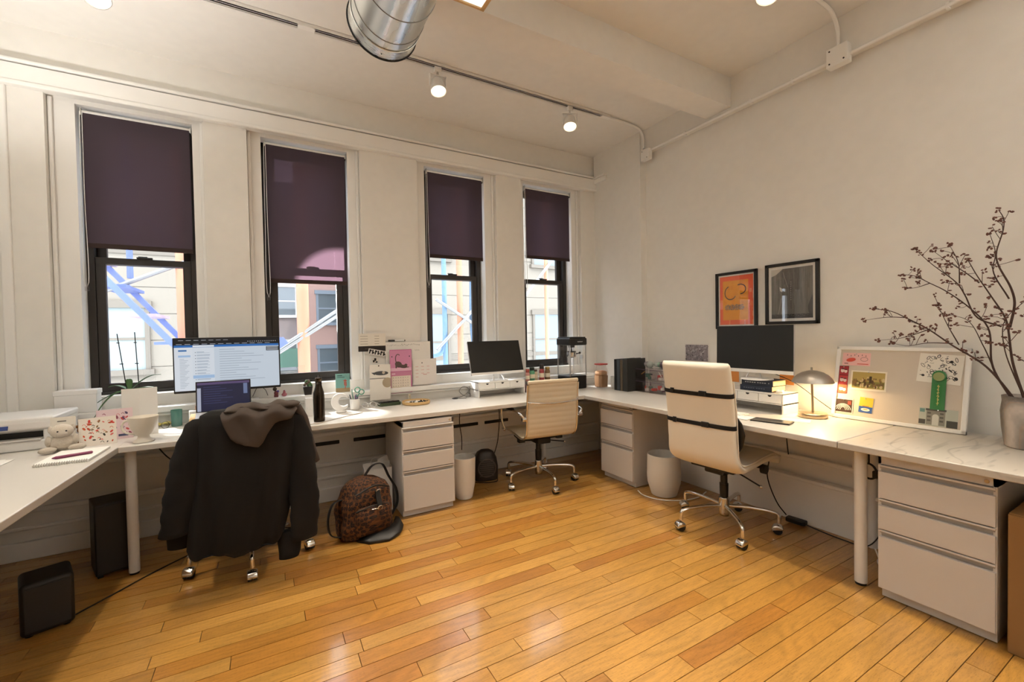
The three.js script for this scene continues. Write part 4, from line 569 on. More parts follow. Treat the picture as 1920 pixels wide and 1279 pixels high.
// whiteboard and what is pinned to it
{
  const wb = thing('whiteboard', 'frameless whiteboard with faint writing leaning on the wall between windows', 'whiteboard', [0, 0, 0]);
  part(wb, 'board', rb(0.40, 0.395, 0.012, 0.003, 1.095, SILL + 0.198, -3.807), M.whiteGloss);
  const g = new THREE.PlaneGeometry(0.396, 0.39); g.translate(1.095, SILL + 0.198, -3.8005);
  part(wb, 'writing', g, S('#ffffff', 0.25, { map: canvasTex(512, 512, (x, w, h) => { x.fillStyle = '#efebe4'; x.fillRect(0, 0, w, h); x.strokeStyle = '#8b8780'; x.lineWidth = 3; seed = 12; for (let i = 0; i < 22; i++) { x.beginPath(); const X = 20 + i * 17, Y = 36 - i * 0.3; x.moveTo(X, Y); x.lineTo(X + rr(-3, 9), Y + rr(-14, 14)); x.lineTo(X + rr(4, 12), Y + rr(-10, 10)); x.stroke(); } for (let i = 0; i < 4; i++) { x.beginPath(); x.moveTo(330 + i * 14, 90); x.lineTo(338 + i * 14, 104); x.stroke(); } }) }));
  const mk = thing('marker_pen', 'whiteboard marker with black cap lying along the board top', 'marker', [0.99, SILL + 0.408, -3.803]); part(mk, 'barrel', cyl(0.007, 0.007, 0.085, 0.025, 0, 0, 12, 0, 0, Math.PI / 2), M.white); part(mk, 'cap', cyl(0.0082, 0.0082, 0.055, -0.043, 0, 0, 12, 0, 0, Math.PI / 2), M.black); part(mk, 'end', cyl(0.0055, 0.0055, 0.01, 0.072, 0, 0, 12, 0, 0, Math.PI / 2), M.black);
  const pin = (name, label, cat, x0, x1, y0, y1, z, draw, w = 256, h = 256, rz = 0) => { const t = thing(name, label, cat, [(x0 + x1) / 2, y0, z]); const o = card(t, 'sheet', x1 - x0, y1 - y0, 0.0012, printed(draw, w, h)); o.rotation.z = rz; return t; };
  const cal = pin('wall_calendar', 'pink calendar with a photo of a stretching cat', 'calendar', 0.918, 1.11, 0.83, 1.208, -3.765, (x, w, h) => {
    const gr = '#c06a96'; x.fillStyle = gr; x.fillRect(0, 0, w, h); x.fillStyle = '#d58fb2'; x.fillRect(6, 8, w - 12, h * 0.47); x.fillStyle = '#e5b9cd'; x.fillRect(6, h * 0.42, w - 12, h * 0.075);
    x.fillStyle = '#5d4a44'; x.beginPath(); x.ellipse(100, 175, 42, 34, 0.5, 0, 6.3); x.fill(); x.beginPath(); x.ellipse(150, 200, 52, 20, 0.15, 0, 6.3); x.fill(); x.beginPath(); x.ellipse(186, 186, 18, 16, 0, 0, 6.3); x.fill(); x.fillRect(64, 170, 18, 48); x.fillRect(160, 206, 60, 9); x.strokeStyle = '#5d4a44'; x.lineWidth = 9; x.lineCap = 'round'; x.beginPath(); x.moveTo(76, 160); x.quadraticCurveTo(56, 90, 80, 62); x.quadraticCurveTo(98, 48, 112, 66); x.stroke();
    x.fillStyle = '#c9849f'; x.fillRect(0, h * 0.51, w, h * 0.09); x.fillStyle = '#f2dbe4'; x.fillRect(20, h * 0.545, 40, 10); x.fillStyle = '#e9dccb'; x.fillRect(14, h * 0.605, w - 28, h * 0.345); x.fillStyle = '#9a8f84'; for (let r = 0; r < 5; r++) for (let c = 0; c < 7; c++) x.fillRect(34 + c * 28, h * 0.64 + r * 32, 8, 7); x.fillStyle = '#3a2f30'; x.beginPath(); x.arc(26, 82, 7, 0, 7); x.arc(230, 82, 7, 0, 7); x.fill();
  }, 256, 512);
  pin('pinned_sheet', 'white sheet with faint pink writing at the board edge', 'paper', 1.125, 1.345, 0.885, 1.115, -3.79, (x, w, h) => { x.fillStyle = '#f0e9e2'; x.fillRect(0, 0, w, h); x.fillStyle = '#e3c3bd'; for (let i = 0; i < 10; i++) x.fillRect(30 + (i % 3) * 60, 70 + Math.floor(i / 3) * 34, 30, 8); x.fillStyle = '#d9a9a5'; x.fillRect(110, 150, 40, 8); x.fillStyle = '#262222'; x.beginPath(); x.arc(100, 38, 6, 0, 7); x.fill(); });
  pin('pinned_sheet', 'long white sheet with a grey fish drawing left of the pink calendar', 'paper', 0.742, 0.915, 0.79, 1.09, -3.735, (x, w, h) => { x.fillStyle = '#efe9df'; x.fillRect(0, 0, w, h); x.fillStyle = '#4d4f52'; x.beginPath(); x.ellipse(140, 110, 88, 26, 0.02, 0, 6.3); x.fill(); x.beginPath(); x.moveTo(20, 100); x.lineTo(80, 96); x.lineTo(60, 130); x.fill(); x.fillStyle = '#c9b9a6'; x.beginPath(); x.arc(170, 104, 18, 0, 7); x.fill(); x.fillStyle = '#4d4f52'; x.fillRect(0, 170, 200, 7); x.fillStyle = '#b9a88e'; x.beginPath(); x.arc(215, 230, 62, 0, 7); x.fill(); x.fillStyle = '#262222'; x.beginPath(); x.arc(112, 18, 8, 0, 7); x.fill(); }, 256, 440);
  pin('pinned_sheet', 'cream typed card pinned highest beside the whiteboard', 'paper', 0.672, 0.895, 1.245, 1.352, -3.798, (x, w, h) => { x.fillStyle = '#ece5d8'; x.fillRect(0, 0, w, h); x.fillStyle = '#bdb3a3'; for (let i = 0; i < 4; i++) { x.fillRect(16, 24 + i * 26, 70, 7); x.fillRect(150, 24 + i * 26, 44, 7); } }, 256, 128);
  pin('black_strip', 'black printed strip pinned under the cream card', 'paper', 0.668, 0.892, 1.20, 1.246, -3.796, (x, w, h) => { x.fillStyle = '#1d1613'; x.fillRect(0, 0, w, h); x.fillStyle = '#4b3f3a'; x.fillRect(60, 28, 90, 8); }, 256, 64);
  pin('photo_strip', 'tilted black and white picture strip over the black strip', 'paper', 0.742, 0.892, 1.165, 1.212, -3.793, (x, w, h) => { x.fillStyle = '#e8e4df'; x.fillRect(0, 0, w, h); x.fillStyle = '#1b1818'; for (let i = 0; i < 6; i++) { x.fillRect(12 + i * 40, 8, 20, 48); x.beginPath(); x.arc(36 + i * 40, 20 + (i % 2) * 20, 11, 0, 7); x.fill(); } }, 256, 64, -0.2);
  pin('magnet', 'small black and white magnet above the fish drawing', 'magnet', 0.775, 0.83, 1.095, 1.145, -3.793, (x, w, h) => { x.fillStyle = '#e9e2d6'; x.fillRect(0, 0, w, h); x.fillStyle = '#1f1b19'; x.fillRect(20, 50, 34, 50); x.fillRect(46, 10, 40, 60); x.fillRect(70, 80, 40, 30); }, 128, 128);
}
// ------------------------------------------------------------------ drawer risers with monitors
function riser(label, p, ry) {                          // front at local z = 0 facing +z, base centre
  const t = thing('monitor_riser', label, 'monitor riser', p, ry, 'white three-drawer monitor risers');
  const w = 0.49, h = 0.14, d = 0.19;
  part(t, 'riser_body', merge(rb(w, 0.01, d, 0.002, 0, h - 0.005, -d / 2), rb(0.01, h, d, 0.002, -w / 2 + 0.005, h / 2, -d / 2), rb(0.01, h, d, 0.002, w / 2 - 0.005, h / 2, -d / 2), bx(w, 0.008, d, 0, 0.066, -d / 2), bx(w, h, 0.006, 0, h / 2, -d + 0.003)), M.white);
  for (let k = -1; k <= 1; k++) { const o = part(t, 'drawer', rb(0.154, 0.056, 0.012, 0.002, k * 0.1575, 0.101, -0.002), M.white); part(o, 'thumb_notch', at(new THREE.CylinderGeometry(0.013, 0.013, 0.003, 18, 1, false, -Math.PI / 2, Math.PI), k * 0.1575, 0.126, 0.0035, Math.PI / 2), M.black); }
  return t;
}
riser('white three-drawer riser under the tilted dark screen by the window', [1.905, H, -3.565], 0);
riser('white three-drawer riser carrying the two thick books', [3.005, H, -1.88], -Math.PI / 2);
function slimScreen(t, w, h, tilt, y0, z0) {
  const s = new THREE.Group(); s.name = 'display'; s.position.set(0, y0, z0); s.rotation.x = tilt; t.add(s);
  part(s, 'shell', rb(w, h, 0.018, 0.005, 0, h / 2, -0.0095), M.alu);
  part(s, 'screen_glass', bx(w - 0.004, h - 0.026, 0.002, 0, h / 2 + 0.012, 0.0005), M.screenOff);
  part(s, 'chin', bx(w - 0.004, 0.022, 0.002, 0, 0.012, 0.0005), M.white);
}
{
  const t = thing('monitor', 'dark switched-off monitor tilted back on the riser by the window', 'monitor', [1.895, H + 0.14, -3.64]);
  slimScreen(t, 0.555, 0.325, -0.3, 0.06, 0.025);
  part(t, 'stand_foot', rb(0.2, 0.006, 0.14, 0.003, -0.02, 0.003, -0.005), M.alu);
  part(t, 'stand_neck', merge(bar([-0.07, 0.004, 0.05], [-0.02, 0.12, -0.035], 0.012, 0.006), bar([0.05, 0.004, 0.05], [0.02, 0.12, -0.035], 0.012, 0.006), bx(0.09, 0.06, 0.008, 0, 0.14, -0.03)), M.alu);
}
{
  const t = thing('monitor', 'dark switched-off monitor standing on two thick books', 'monitor', [3.06, H + 0.222, -1.845], -Math.PI / 2 + 0.03);
  slimScreen(t, 0.55, 0.335, -0.02, 0.05, 0.06);
  part(t, 'stand_foot', cyl(0.10, 0.105, 0.01, 0, 0.005, 0.0, 40), M.white);
  part(t, 'stand_neck', merge(bar([-0.055, 0.008, 0.045], [-0.02, 0.1, 0.02], 0.008, 0.008), bar([0.055, 0.008, 0.045], [0.02, 0.1, 0.02], 0.008, 0.008), bx(0.11, 0.006, 0.012, 0, 0.012, 0.045), bx(0.06, 0.12, 0.008, 0, 0.11, 0.03)), M.alu);
}
for (const [y, w, d, c, l, dx] of [[0.14, 0.23, 0.17, '#1f2a3f', 'thick dark blue hardback, lower of the two under the monitor', 0], [0.181, 0.225, 0.165, '#232c3c', 'thick dark blue hardback with pale spine lettering, upper of the two', 0.008]]) {
  const t = thing('hardback_book', l, 'book', [3.10, H + y, -1.83 + dx], -Math.PI / 2, 'thick books under the right monitor');
  part(t, 'cover', merge(bx(w, 0.0025, d, 0, 0.00125, 0), bx(w, 0.0025, d, 0, 0.0388, 0), rb(w, 0.04, 0.006, 0.002, 0, 0.02, d / 2 - 0.002)), S(c, 0.6));
  part(t, 'page_block', bx(w - 0.006, 0.035, d - 0.012, 0, 0.02, -0.002), S('#d9c096', 0.85));
  const g = new THREE.PlaneGeometry(w - 0.03, 0.02); g.translate(0, 0.02, d / 2 + 0.0014); part(t, 'spine_print', g, printed((x, W, h) => { x.fillStyle = c; x.fillRect(0, 0, W, h); x.fillStyle = y > 0.15 ? '#aeb4bd' : '#5a6474'; for (let i = 0; i < 9; i++) x.fillRect(30 + i * 44 + (i > 4 ? 16 : 0), 20, 30, 20); if (y > 0.15) { x.beginPath(); x.arc(480, 30, 10, 0, 7); x.fill(); } }, 512, 64));
}
// cable tangle on the desk by the riser
solo('cable', 'thin grey cables coiled on the desk left of the window riser', 'cable', merge(tube([[1.46, H + 0.004, -3.68], [1.55, H + 0.02, -3.66], [1.62, H + 0.07, -3.69], [1.57, H + 0.1, -3.7], [1.52, H + 0.06, -3.68], [1.58, H + 0.01, -3.66], [1.64, H + 0.004, -3.69]], 0.0028, 70, 6), tube([[1.48, H + 0.004, -3.66], [1.56, H + 0.004, -3.62], [1.6, H + 0.04, -3.68], [1.64, H + 0.02, -3.7]], 0.0028, 40, 6)), S('#6b6660', 0.5));
solo('cable_grommet', 'small black cable grommet on the desk by the coiled cables', 'grommet', merge(lathe([[0, 0.002], [0.026, 0.0], [0.03, 0.004], [0.022, 0.007], [0, 0.005]], 24), cyl(0.012, 0.012, 0.008, 0, 0.005, 0, 16)), M.black, [1.47, H, -3.66]);

// ------------------------------------------------------------------ spices, popcorn machine, jar
{
  const t = thing('acrylic_organizer', 'clear acrylic tray of tea bags under the spice jars', 'organizer', [2.37, H, -3.66]);
  part(t, 'acrylic_box', merge(bx(0.36, 0.003, 0.12, 0, 0.108, 0), bx(0.36, 0.003, 0.12, 0, 0.0015, 0), bx(0.003, 0.108, 0.12, -0.178, 0.054, 0), bx(0.003, 0.108, 0.12, 0.178, 0.054, 0), bx(0.003, 0.108, 0.12, 0, 0.054, 0), bx(0.36, 0.108, 0.003, 0, 0.054, 0.058)), M.acrylic);
  const cs = ['#c98c86', '#d8d2c6', '#b7c7c9', '#c2664e', '#8d4b42', '#d9cdb4'];
  for (let i = 0; i < 6; i++) part(t, 'tea_packet', rb(0.045, 0.06 + 0.006 * (i % 3), 0.08, 0.004, -0.145 + i * 0.058, 0.037, -0.005), S(cs[i], 0.7));
}
for (const [x, z, r, h, c, cap, capH, l] of [[2.225, -3.635, 0.022, 0.085, '#c98f84', '#a44a3c', 0.03, 'squat pink spice jar with red lid on the acrylic tray'], [2.285, -3.65, 0.028, 0.10, '#5fa07c', '#1d2a22', 0.03, 'green spice jar with dark cap on the acrylic tray'], [2.335, -3.67, 0.026, 0.085, '#d6c6a6', '#5f5249', 0.02, 'beige spice jar between the green and the red ones'], [2.395, -3.64, 0.026, 0.11, '#a8484a', '#2b211d', 0.045, 'tall red spice jar with black cap on the acrylic tray'], [2.47, -3.65, 0.027, 0.10, '#8d6f4c', '#b89a55', 0.025, 'brown spice jar with golden lid on the acrylic tray']]) {
  const t = thing('spice_jar', l, 'jar', [x, H + 0.1095, z], 0, 'spice jars on the acrylic tray');
  part(t, 'jar_body', lathe([[0, 0], [r, 0], [r, h * 0.8], [r * 0.75, h], [0, h]], 24), S(c, 0.3)); part(t, 'cap', lathe([[0, h], [r * 0.85, h], [r * 0.85, h + capH], [0, h + capH]], 24), S(cap, 0.5));
  part(t, 'jar_label', at(new THREE.CylinderGeometry(r + 0.0006, r + 0.0006, h * 0.4, 24, 1, true), 0, h * 0.42, 0), S('#e7dcc4', 0.7));
}
{
  const t = thing('popcorn_machine', 'black and clear popcorn machine in the window corner', 'popcorn machine', [2.765, H, -3.63]);
  const w = 0.215, d = 0.22;
  part(t, 'base', rb(w, 0.135, d, 0.012, 0, 0.0675, 0), M.black);
  part(t, 'canopy', merge(rb(w + 0.012, 0.075, d + 0.012, 0.014, 0, 0.482, 0), rb(w - 0.01, 0.012, d - 0.01, 0.005, 0, 0.524, 0)), M.black);
  for (const [x, z] of [[-1, -1], [-1, 1], [1, -1], [1, 1]]) part(t, 'corner_post', bx(0.008, 0.315, 0.008, x * (w / 2 - 0.006), 0.29, z * (d / 2 - 0.006)), M.alu);
  part(t, 'pane', bx(w - 0.02, 0.31, 0.003, 0, 0.29, d / 2 - 0.006), M.glass); part(t, 'pane', bx(w - 0.02, 0.31, 0.003, 0, 0.29, -d / 2 + 0.006), M.glass); part(t, 'pane', bx(0.003, 0.31, d - 0.02, -w / 2 + 0.006, 0.29, 0), M.glass); part(t, 'pane', bx(0.003, 0.31, d - 0.02, w / 2 - 0.006, 0.29, 0), M.glass);
  const k = part(t, 'kettle', lathe([[0, 0], [0.035, 0.0], [0.045, 0.012], [0.048, 0.055], [0.05, 0.058], [0.044, 0.06], [0, 0.064]], 28, 0, 0.315, 0), M.steel); part(k, 'kettle_lid', merge(cyl(0.046, 0.046, 0.006, 0, 0.38, 0, 24), cyl(0.008, 0.008, 0.02, 0, 0.39, 0, 12)), M.dark); part(k, 'kettle_handle', merge(rod([0.045, 0.35, 0], [0.085, 0.36, 0.02], 0.006), sph(0.012, 0.088, 0.362, 0.022)), M.black);
  part(t, 'hanger', merge(rod([0, 0.39, 0], [0, 0.45, 0], 0.006), bx(0.05, 0.03, 0.04, 0, 0.435, 0), rod([0.02, 0.14, -0.05], [0.02, 0.32, -0.05], 0.003)), M.dark);
  part(t, 'side_knob', cyl(0.022, 0.022, 0.018, w / 2 + 0.008, 0.32, 0.02, 20, 0, 0, Math.PI / 2), M.alu);
  const g = new THREE.PlaneGeometry(0.085, 0.02); g.translate(0.02, 0.482, d / 2 + 0.0065); part(t, 'lettering', g, printed((x, W, h) => { x.fillStyle = '#141210'; x.fillRect(0, 0, W, h); x.fillStyle = '#e6e4e0'; x.font = 'bold 46px sans-serif'; x.textAlign = 'center'; x.textBaseline = 'middle'; x.fillText('Cuisinart', W / 2, h / 2); }, 256, 60));
}
{
  const t = thing('storage_jar', 'clear square jar with red lid holding brown powder', 'jar', [3.02, H, -3.47]);
  const sq = (r, y) => { const q = []; for (let j = 0; j < 24; j++) { const a = j / 24 * Math.PI * 2, c = Math.cos(a), s = Math.sin(a); q.push(V(Math.sign(c) * Math.abs(c) ** 0.4 * r, y, Math.sign(s) * Math.abs(s) ** 0.4 * r)); } return q; };
  part(t, 'jar_glass', loft([sq(0.05, 0), sq(0.056, 0.006), sq(0.062, 0.16), sq(0.05, 0.2), sq(0.043, 0.215), sq(0.043, 0.235)], true), M.acrylic);
  part(t, 'powder', loft([sq(0.047, 0.006), sq(0.052, 0.012), sq(0.056, 0.125)]), S('#a98460', 0.95)); part(t, 'snack', loft([sq(0.05, 0.128), sq(0.05, 0.165), sq(0.03, 0.175)]), S('#e0b48c', 0.9));
  part(t, 'lid', rb(0.1, 0.014, 0.1, 0.006, 0, 0.242, 0), M.red);
}
solo('ceramic_cup', 'small plain white square pot beside the black binders', 'pot', lathe([[0, 0], [0.034, 0], [0.036, 0.005], [0.038, 0.12], [0.034, 0.12], [0.032, 0.01], [0, 0.008]], 28), M.white, [3.10, H, -3.36]);
// ------------------------------------------------------------------ binders, drawer tower
for (const [z, th, c, h, l] of [[-3.225, 0.034, '#121110', 0.305, 'black ring binder, first in the row by the column'], [-3.185, 0.04, '#3b4248', 0.31, 'slate blue ring binder in the row by the column'], [-3.143, 0.03, '#5a4e3c', 0.305, 'thin olive folder between two ring binders'], [-3.093, 0.062, '#2f2f2d', 0.315, 'thick charcoal ring binder, last in the row']]) {
  const t = thing('ring_binder', l, 'binder', [2.99, H, z], 0, 'binders standing by the corner column');
  part(t, 'cover', merge(bx(0.24, h, 0.003, 0.12, h / 2, -th / 2 + 0.0015), bx(0.24, h, 0.003, 0.12, h / 2, th / 2 - 0.0015), rb(0.008, h, th, 0.003, 0.003, h / 2, 0)), S(c, 0.4));
  part(t, 'pages', bx(0.21, h - 0.02, th - 0.008, 0.12, h / 2, 0), M.paper);
}
{
  const t = thing('drawer_tower', 'clear acrylic drawer unit full of pens and stationery', 'organizer', [3.09, H, -2.885], -Math.PI / 2);
  const w = 0.35, h = 0.23, d = 0.17;
  part(t, 'acrylic_case', merge(bx(w, 0.004, d, 0, 0.002, -d / 2), bx(w, 0.004, d, 0, h, -d / 2), bx(0.004, h, d, -w / 2, h / 2, -d / 2), bx(0.004, h, d, w / 2, h / 2, -d / 2), bx(w, 0.004, d, 0, h / 2, -d / 2), bx(0.004, h, d, 0, h / 2, -d / 2)), M.acrylic);
  for (const [x, y] of [[-1, 0], [1, 0], [-1, 1], [1, 1]]) { const o = part(t, 'drawer', merge(bx(w / 2 - 0.012, 0.09, 0.003, x * w / 4, 0.055 + y * h / 2, 0), bx(w / 2 - 0.012, 0.003, d - 0.02, x * w / 4, 0.012 + y * h / 2, -d / 2)), M.acrylic); part(o, 'drawer_edge', bx(w / 2 - 0.012, 0.004, 0.005, x * w / 4, 0.1 + y * h / 2, 0.001), S('#5d4a5c', 0.4)); }
  const cs = ['#d9442e', '#d98a2e', '#b9862e', '#33406e', '#7a3a66', '#e8e4dc', '#d9d4cc', '#4c7a6a', '#e8e4dc', '#c44']; seed = 77;
  for (let i = 0; i < 26; i++) { const q = i % 4, X = (q % 2 ? 1 : -1) * w / 4, Y = q > 1 ? h / 2 : 0; const x = X + rr(-0.06, 0.06), y = Y + rr(0.02, 0.06), z = rr(-0.12, -0.02); part(t, 'stationery', rnd() < 0.6 ? rod([x, y, z], [x + rr(-0.05, 0.05), y + rr(0, 0.04), z + rr(-0.02, 0.02)], 0.005) : rb(rr(0.02, 0.05), rr(0.02, 0.04), 0.03, 0.003, x, y, z, 0, rr(0, 3)), S(cs[Math.floor(rnd() * cs.length)], 0.5)); }
  const b = thing('craft_bag', 'crumpled clear bag of craft bits on the acrylic drawers', 'bag', [3.17, H + 0.235, -2.885]);
  for (let i = 0; i < 7; i++) part(b, 'bundle', sph(0.03, rr(-0.03, 0.03), 0.026, -0.12 + i * 0.04, 1, 0.8 + 0.15 * (i % 3), 1.1, 10), S(['#6c5560', '#8d8a86', '#a9b0a8', '#b7bdb6', '#7f9a84', '#55474f', '#c2bfb8'][i], 0.4));
}
// ------------------------------------------------------------------ right wall
function framed(name, label, z0, z1, y0, y1, bw, mat, draw, w = 512, h = 640, border = 0.012) {
  const t = thing(name, label, 'picture', [XR, y0, (z0 + z1) / 2], -Math.PI / 2); const W = z1 - z0, Hh = y1 - y0;
  part(t, 'picture_frame', merge(rb(W, bw, 0.022, 0.002, 0, bw / 2, 0.011), rb(W, bw, 0.022, 0.002, 0, Hh - bw / 2, 0.011), rb(bw, Hh, 0.022, 0.002, -W / 2 + bw / 2, Hh / 2, 0.011), rb(bw, Hh, 0.022, 0.002, W / 2 - bw / 2, Hh / 2, 0.011)), mat);
  part(t, 'mat_board', bx(W - 2 * bw, Hh - 2 * bw, 0.004, 0, Hh / 2, 0.006), M.paper);
  const g = new THREE.PlaneGeometry(W - 2 * bw - 2 * border, Hh - 2 * bw - 2 * border); g.translate(0, Hh / 2, 0.0085); part(t, 'artwork', g, printed(draw, w, h));
  part(t, 'glazing', bx(W - 2 * bw, Hh - 2 * bw, 0.002, 0, Hh / 2, 0.016), M.glass);
}
framed('framed_print', 'framed orange abstract print with two dark arcs', -2.355, -2.0, 1.335, 1.80, 0.022, M.black, (x, w, h) => {
  x.fillStyle = '#f06a3e'; x.fillRect(0, 0, w, h); seed = 5; for (let i = 0; i < 60; i++) { x.fillStyle = ['#f27a48', '#f59a6a', '#ee6240', '#f79a80'][i % 4]; x.fillRect(rr(0, w), rr(0, h), rr(10, 60), rr(20, 120)); } x.fillStyle = '#eea02c'; x.fillRect(48, 60, w - 120, h - 120); for (let i = 0; i < 40; i++) { x.fillStyle = i % 2 ? '#ea9826' : '#f0a634'; x.fillRect(rr(48, w - 160), rr(60, h - 140), rr(20, 80), rr(10, 60)); }
  x.strokeStyle = '#4a4238'; x.lineWidth = 13; x.lineCap = 'round'; x.beginPath(); x.arc(170, 220, 88, 0.6, 4.3); x.stroke(); x.beginPath(); x.ellipse(320, 180, 82, 62, 0, -2.0, 1.5); x.stroke();
  for (let i = 0; i < 900; i++) { const a = rr(0, 6.28), k = Math.floor(rr(0, 4)), r = Math.sqrt(rnd()) * 46; x.fillStyle = i % 3 ? '#584a4a' : '#b9aba2'; const X = 120 + k * 70 + Math.cos(a) * r, Y = 410 + Math.sin(a) * r * 0.85; if (Y < 445) x.fillRect(X, Y, 5, 5); }
});
framed('framed_photo', 'framed black and white photograph of hanging drapery', -1.935, -1.565, 1.362, 1.812, 0.022, M.black, (x, w, h) => {
  x.fillStyle = '#6b675f'; x.fillRect(0, 0, w, h); seed = 9; for (let i = 0; i < 420; i++) { const v = Math.floor(70 + 70 * vnoise(i * 0.37, 1, 999, 9, 71)); x.fillStyle = `rgba(${v},${v - 3},${v - 9},0.5)`; const X = rr(0, w); x.fillRect(X, rr(0, h * 0.6), rr(3, 18), rr(60, 300)); }
  x.fillStyle = '#c4bfb2'; x.beginPath(); x.moveTo(0, 0); x.lineTo(150, 0); x.lineTo(60, 70); x.lineTo(0, 90); x.fill(); x.strokeStyle = '#b0aba0'; x.lineWidth = 5; x.beginPath(); x.moveTo(150, 40); x.lineTo(210, 240); x.moveTo(120, 380); x.quadraticCurveTo(110, 520, 80, 600); x.moveTo(160, 400); x.quadraticCurveTo(150, 520, 120, 600); x.stroke(); x.fillStyle = '#dcdbd6'; x.beginPath(); x.moveTo(105, 230); x.lineTo(135, 250); x.lineTo(140, 300); x.lineTo(112, 280); x.fill();
  x.fillStyle = '#3c3a36'; x.beginPath(); x.moveTo(w, 350); x.quadraticCurveTo(400, 560, w, 620); x.fill(); x.fillStyle = '#2c2a27'; x.fillRect(0, 585, w, 55); x.fillStyle = '#a9a59b'; for (let i = 0; i < 20; i++) x.fillRect(30 + i * 22, 590 + (i % 3) * 8, 10, 3); for (let i = 0; i < 9; i++) x.fillRect(245, 170 + i * 28, 8, 14);
}, 512, 640, 0.02);
{ const t = thing('wall_photo', 'unframed grey photo print taped to the wall above the chair back', 'photo', [XR - 0.002, 1.04, -2.56], -Math.PI / 2); card(t, 'photo_sheet', 0.255, 0.172, 0.001, printed((x, w, h) => { x.fillStyle = '#e7e3dd'; x.fillRect(0, 0, w, h); x.fillStyle = '#8c8388'; x.fillRect(12, 14, w - 24, h - 28); seed = 3; for (let i = 0; i < 160; i++) { const v = Math.floor(rr(90, 190)); x.fillStyle = `rgb(${v},${v - 6},${v})`; x.beginPath(); x.ellipse(rr(16, w - 16), rr(18, h - 18), rr(3, 14), rr(2, 8), rr(0, 3), 0, 6.3); x.fill(); } x.fillStyle = '#6f6a70'; x.fillRect(128, 14, 4, h - 28); }, 256, 172)); }
for (const [z, w, y, h, l] of [[-2.245, 0.165, 0.90, 0.085, 'wide orange sticky note on the wall behind the books'], [-1.79, 0.10, 0.915, 0.085, 'small orange sticky note on the wall by the lamp']]) { const t = thing('sticky_note', l, 'note', [XR - 0.002, y, z], -Math.PI / 2); card(t, 'note_sheet', w, h, 0.001, printed((x, W, Hh) => { x.fillStyle = '#e8984e'; x.fillRect(0, 0, W, Hh); x.fillStyle = '#c57834'; for (let i = 0; i < 6; i++) x.fillRect(20, 20 + i * 18, 90 + (i * 31) % 70, 3); }, 256, 128), M.orangeNote); }
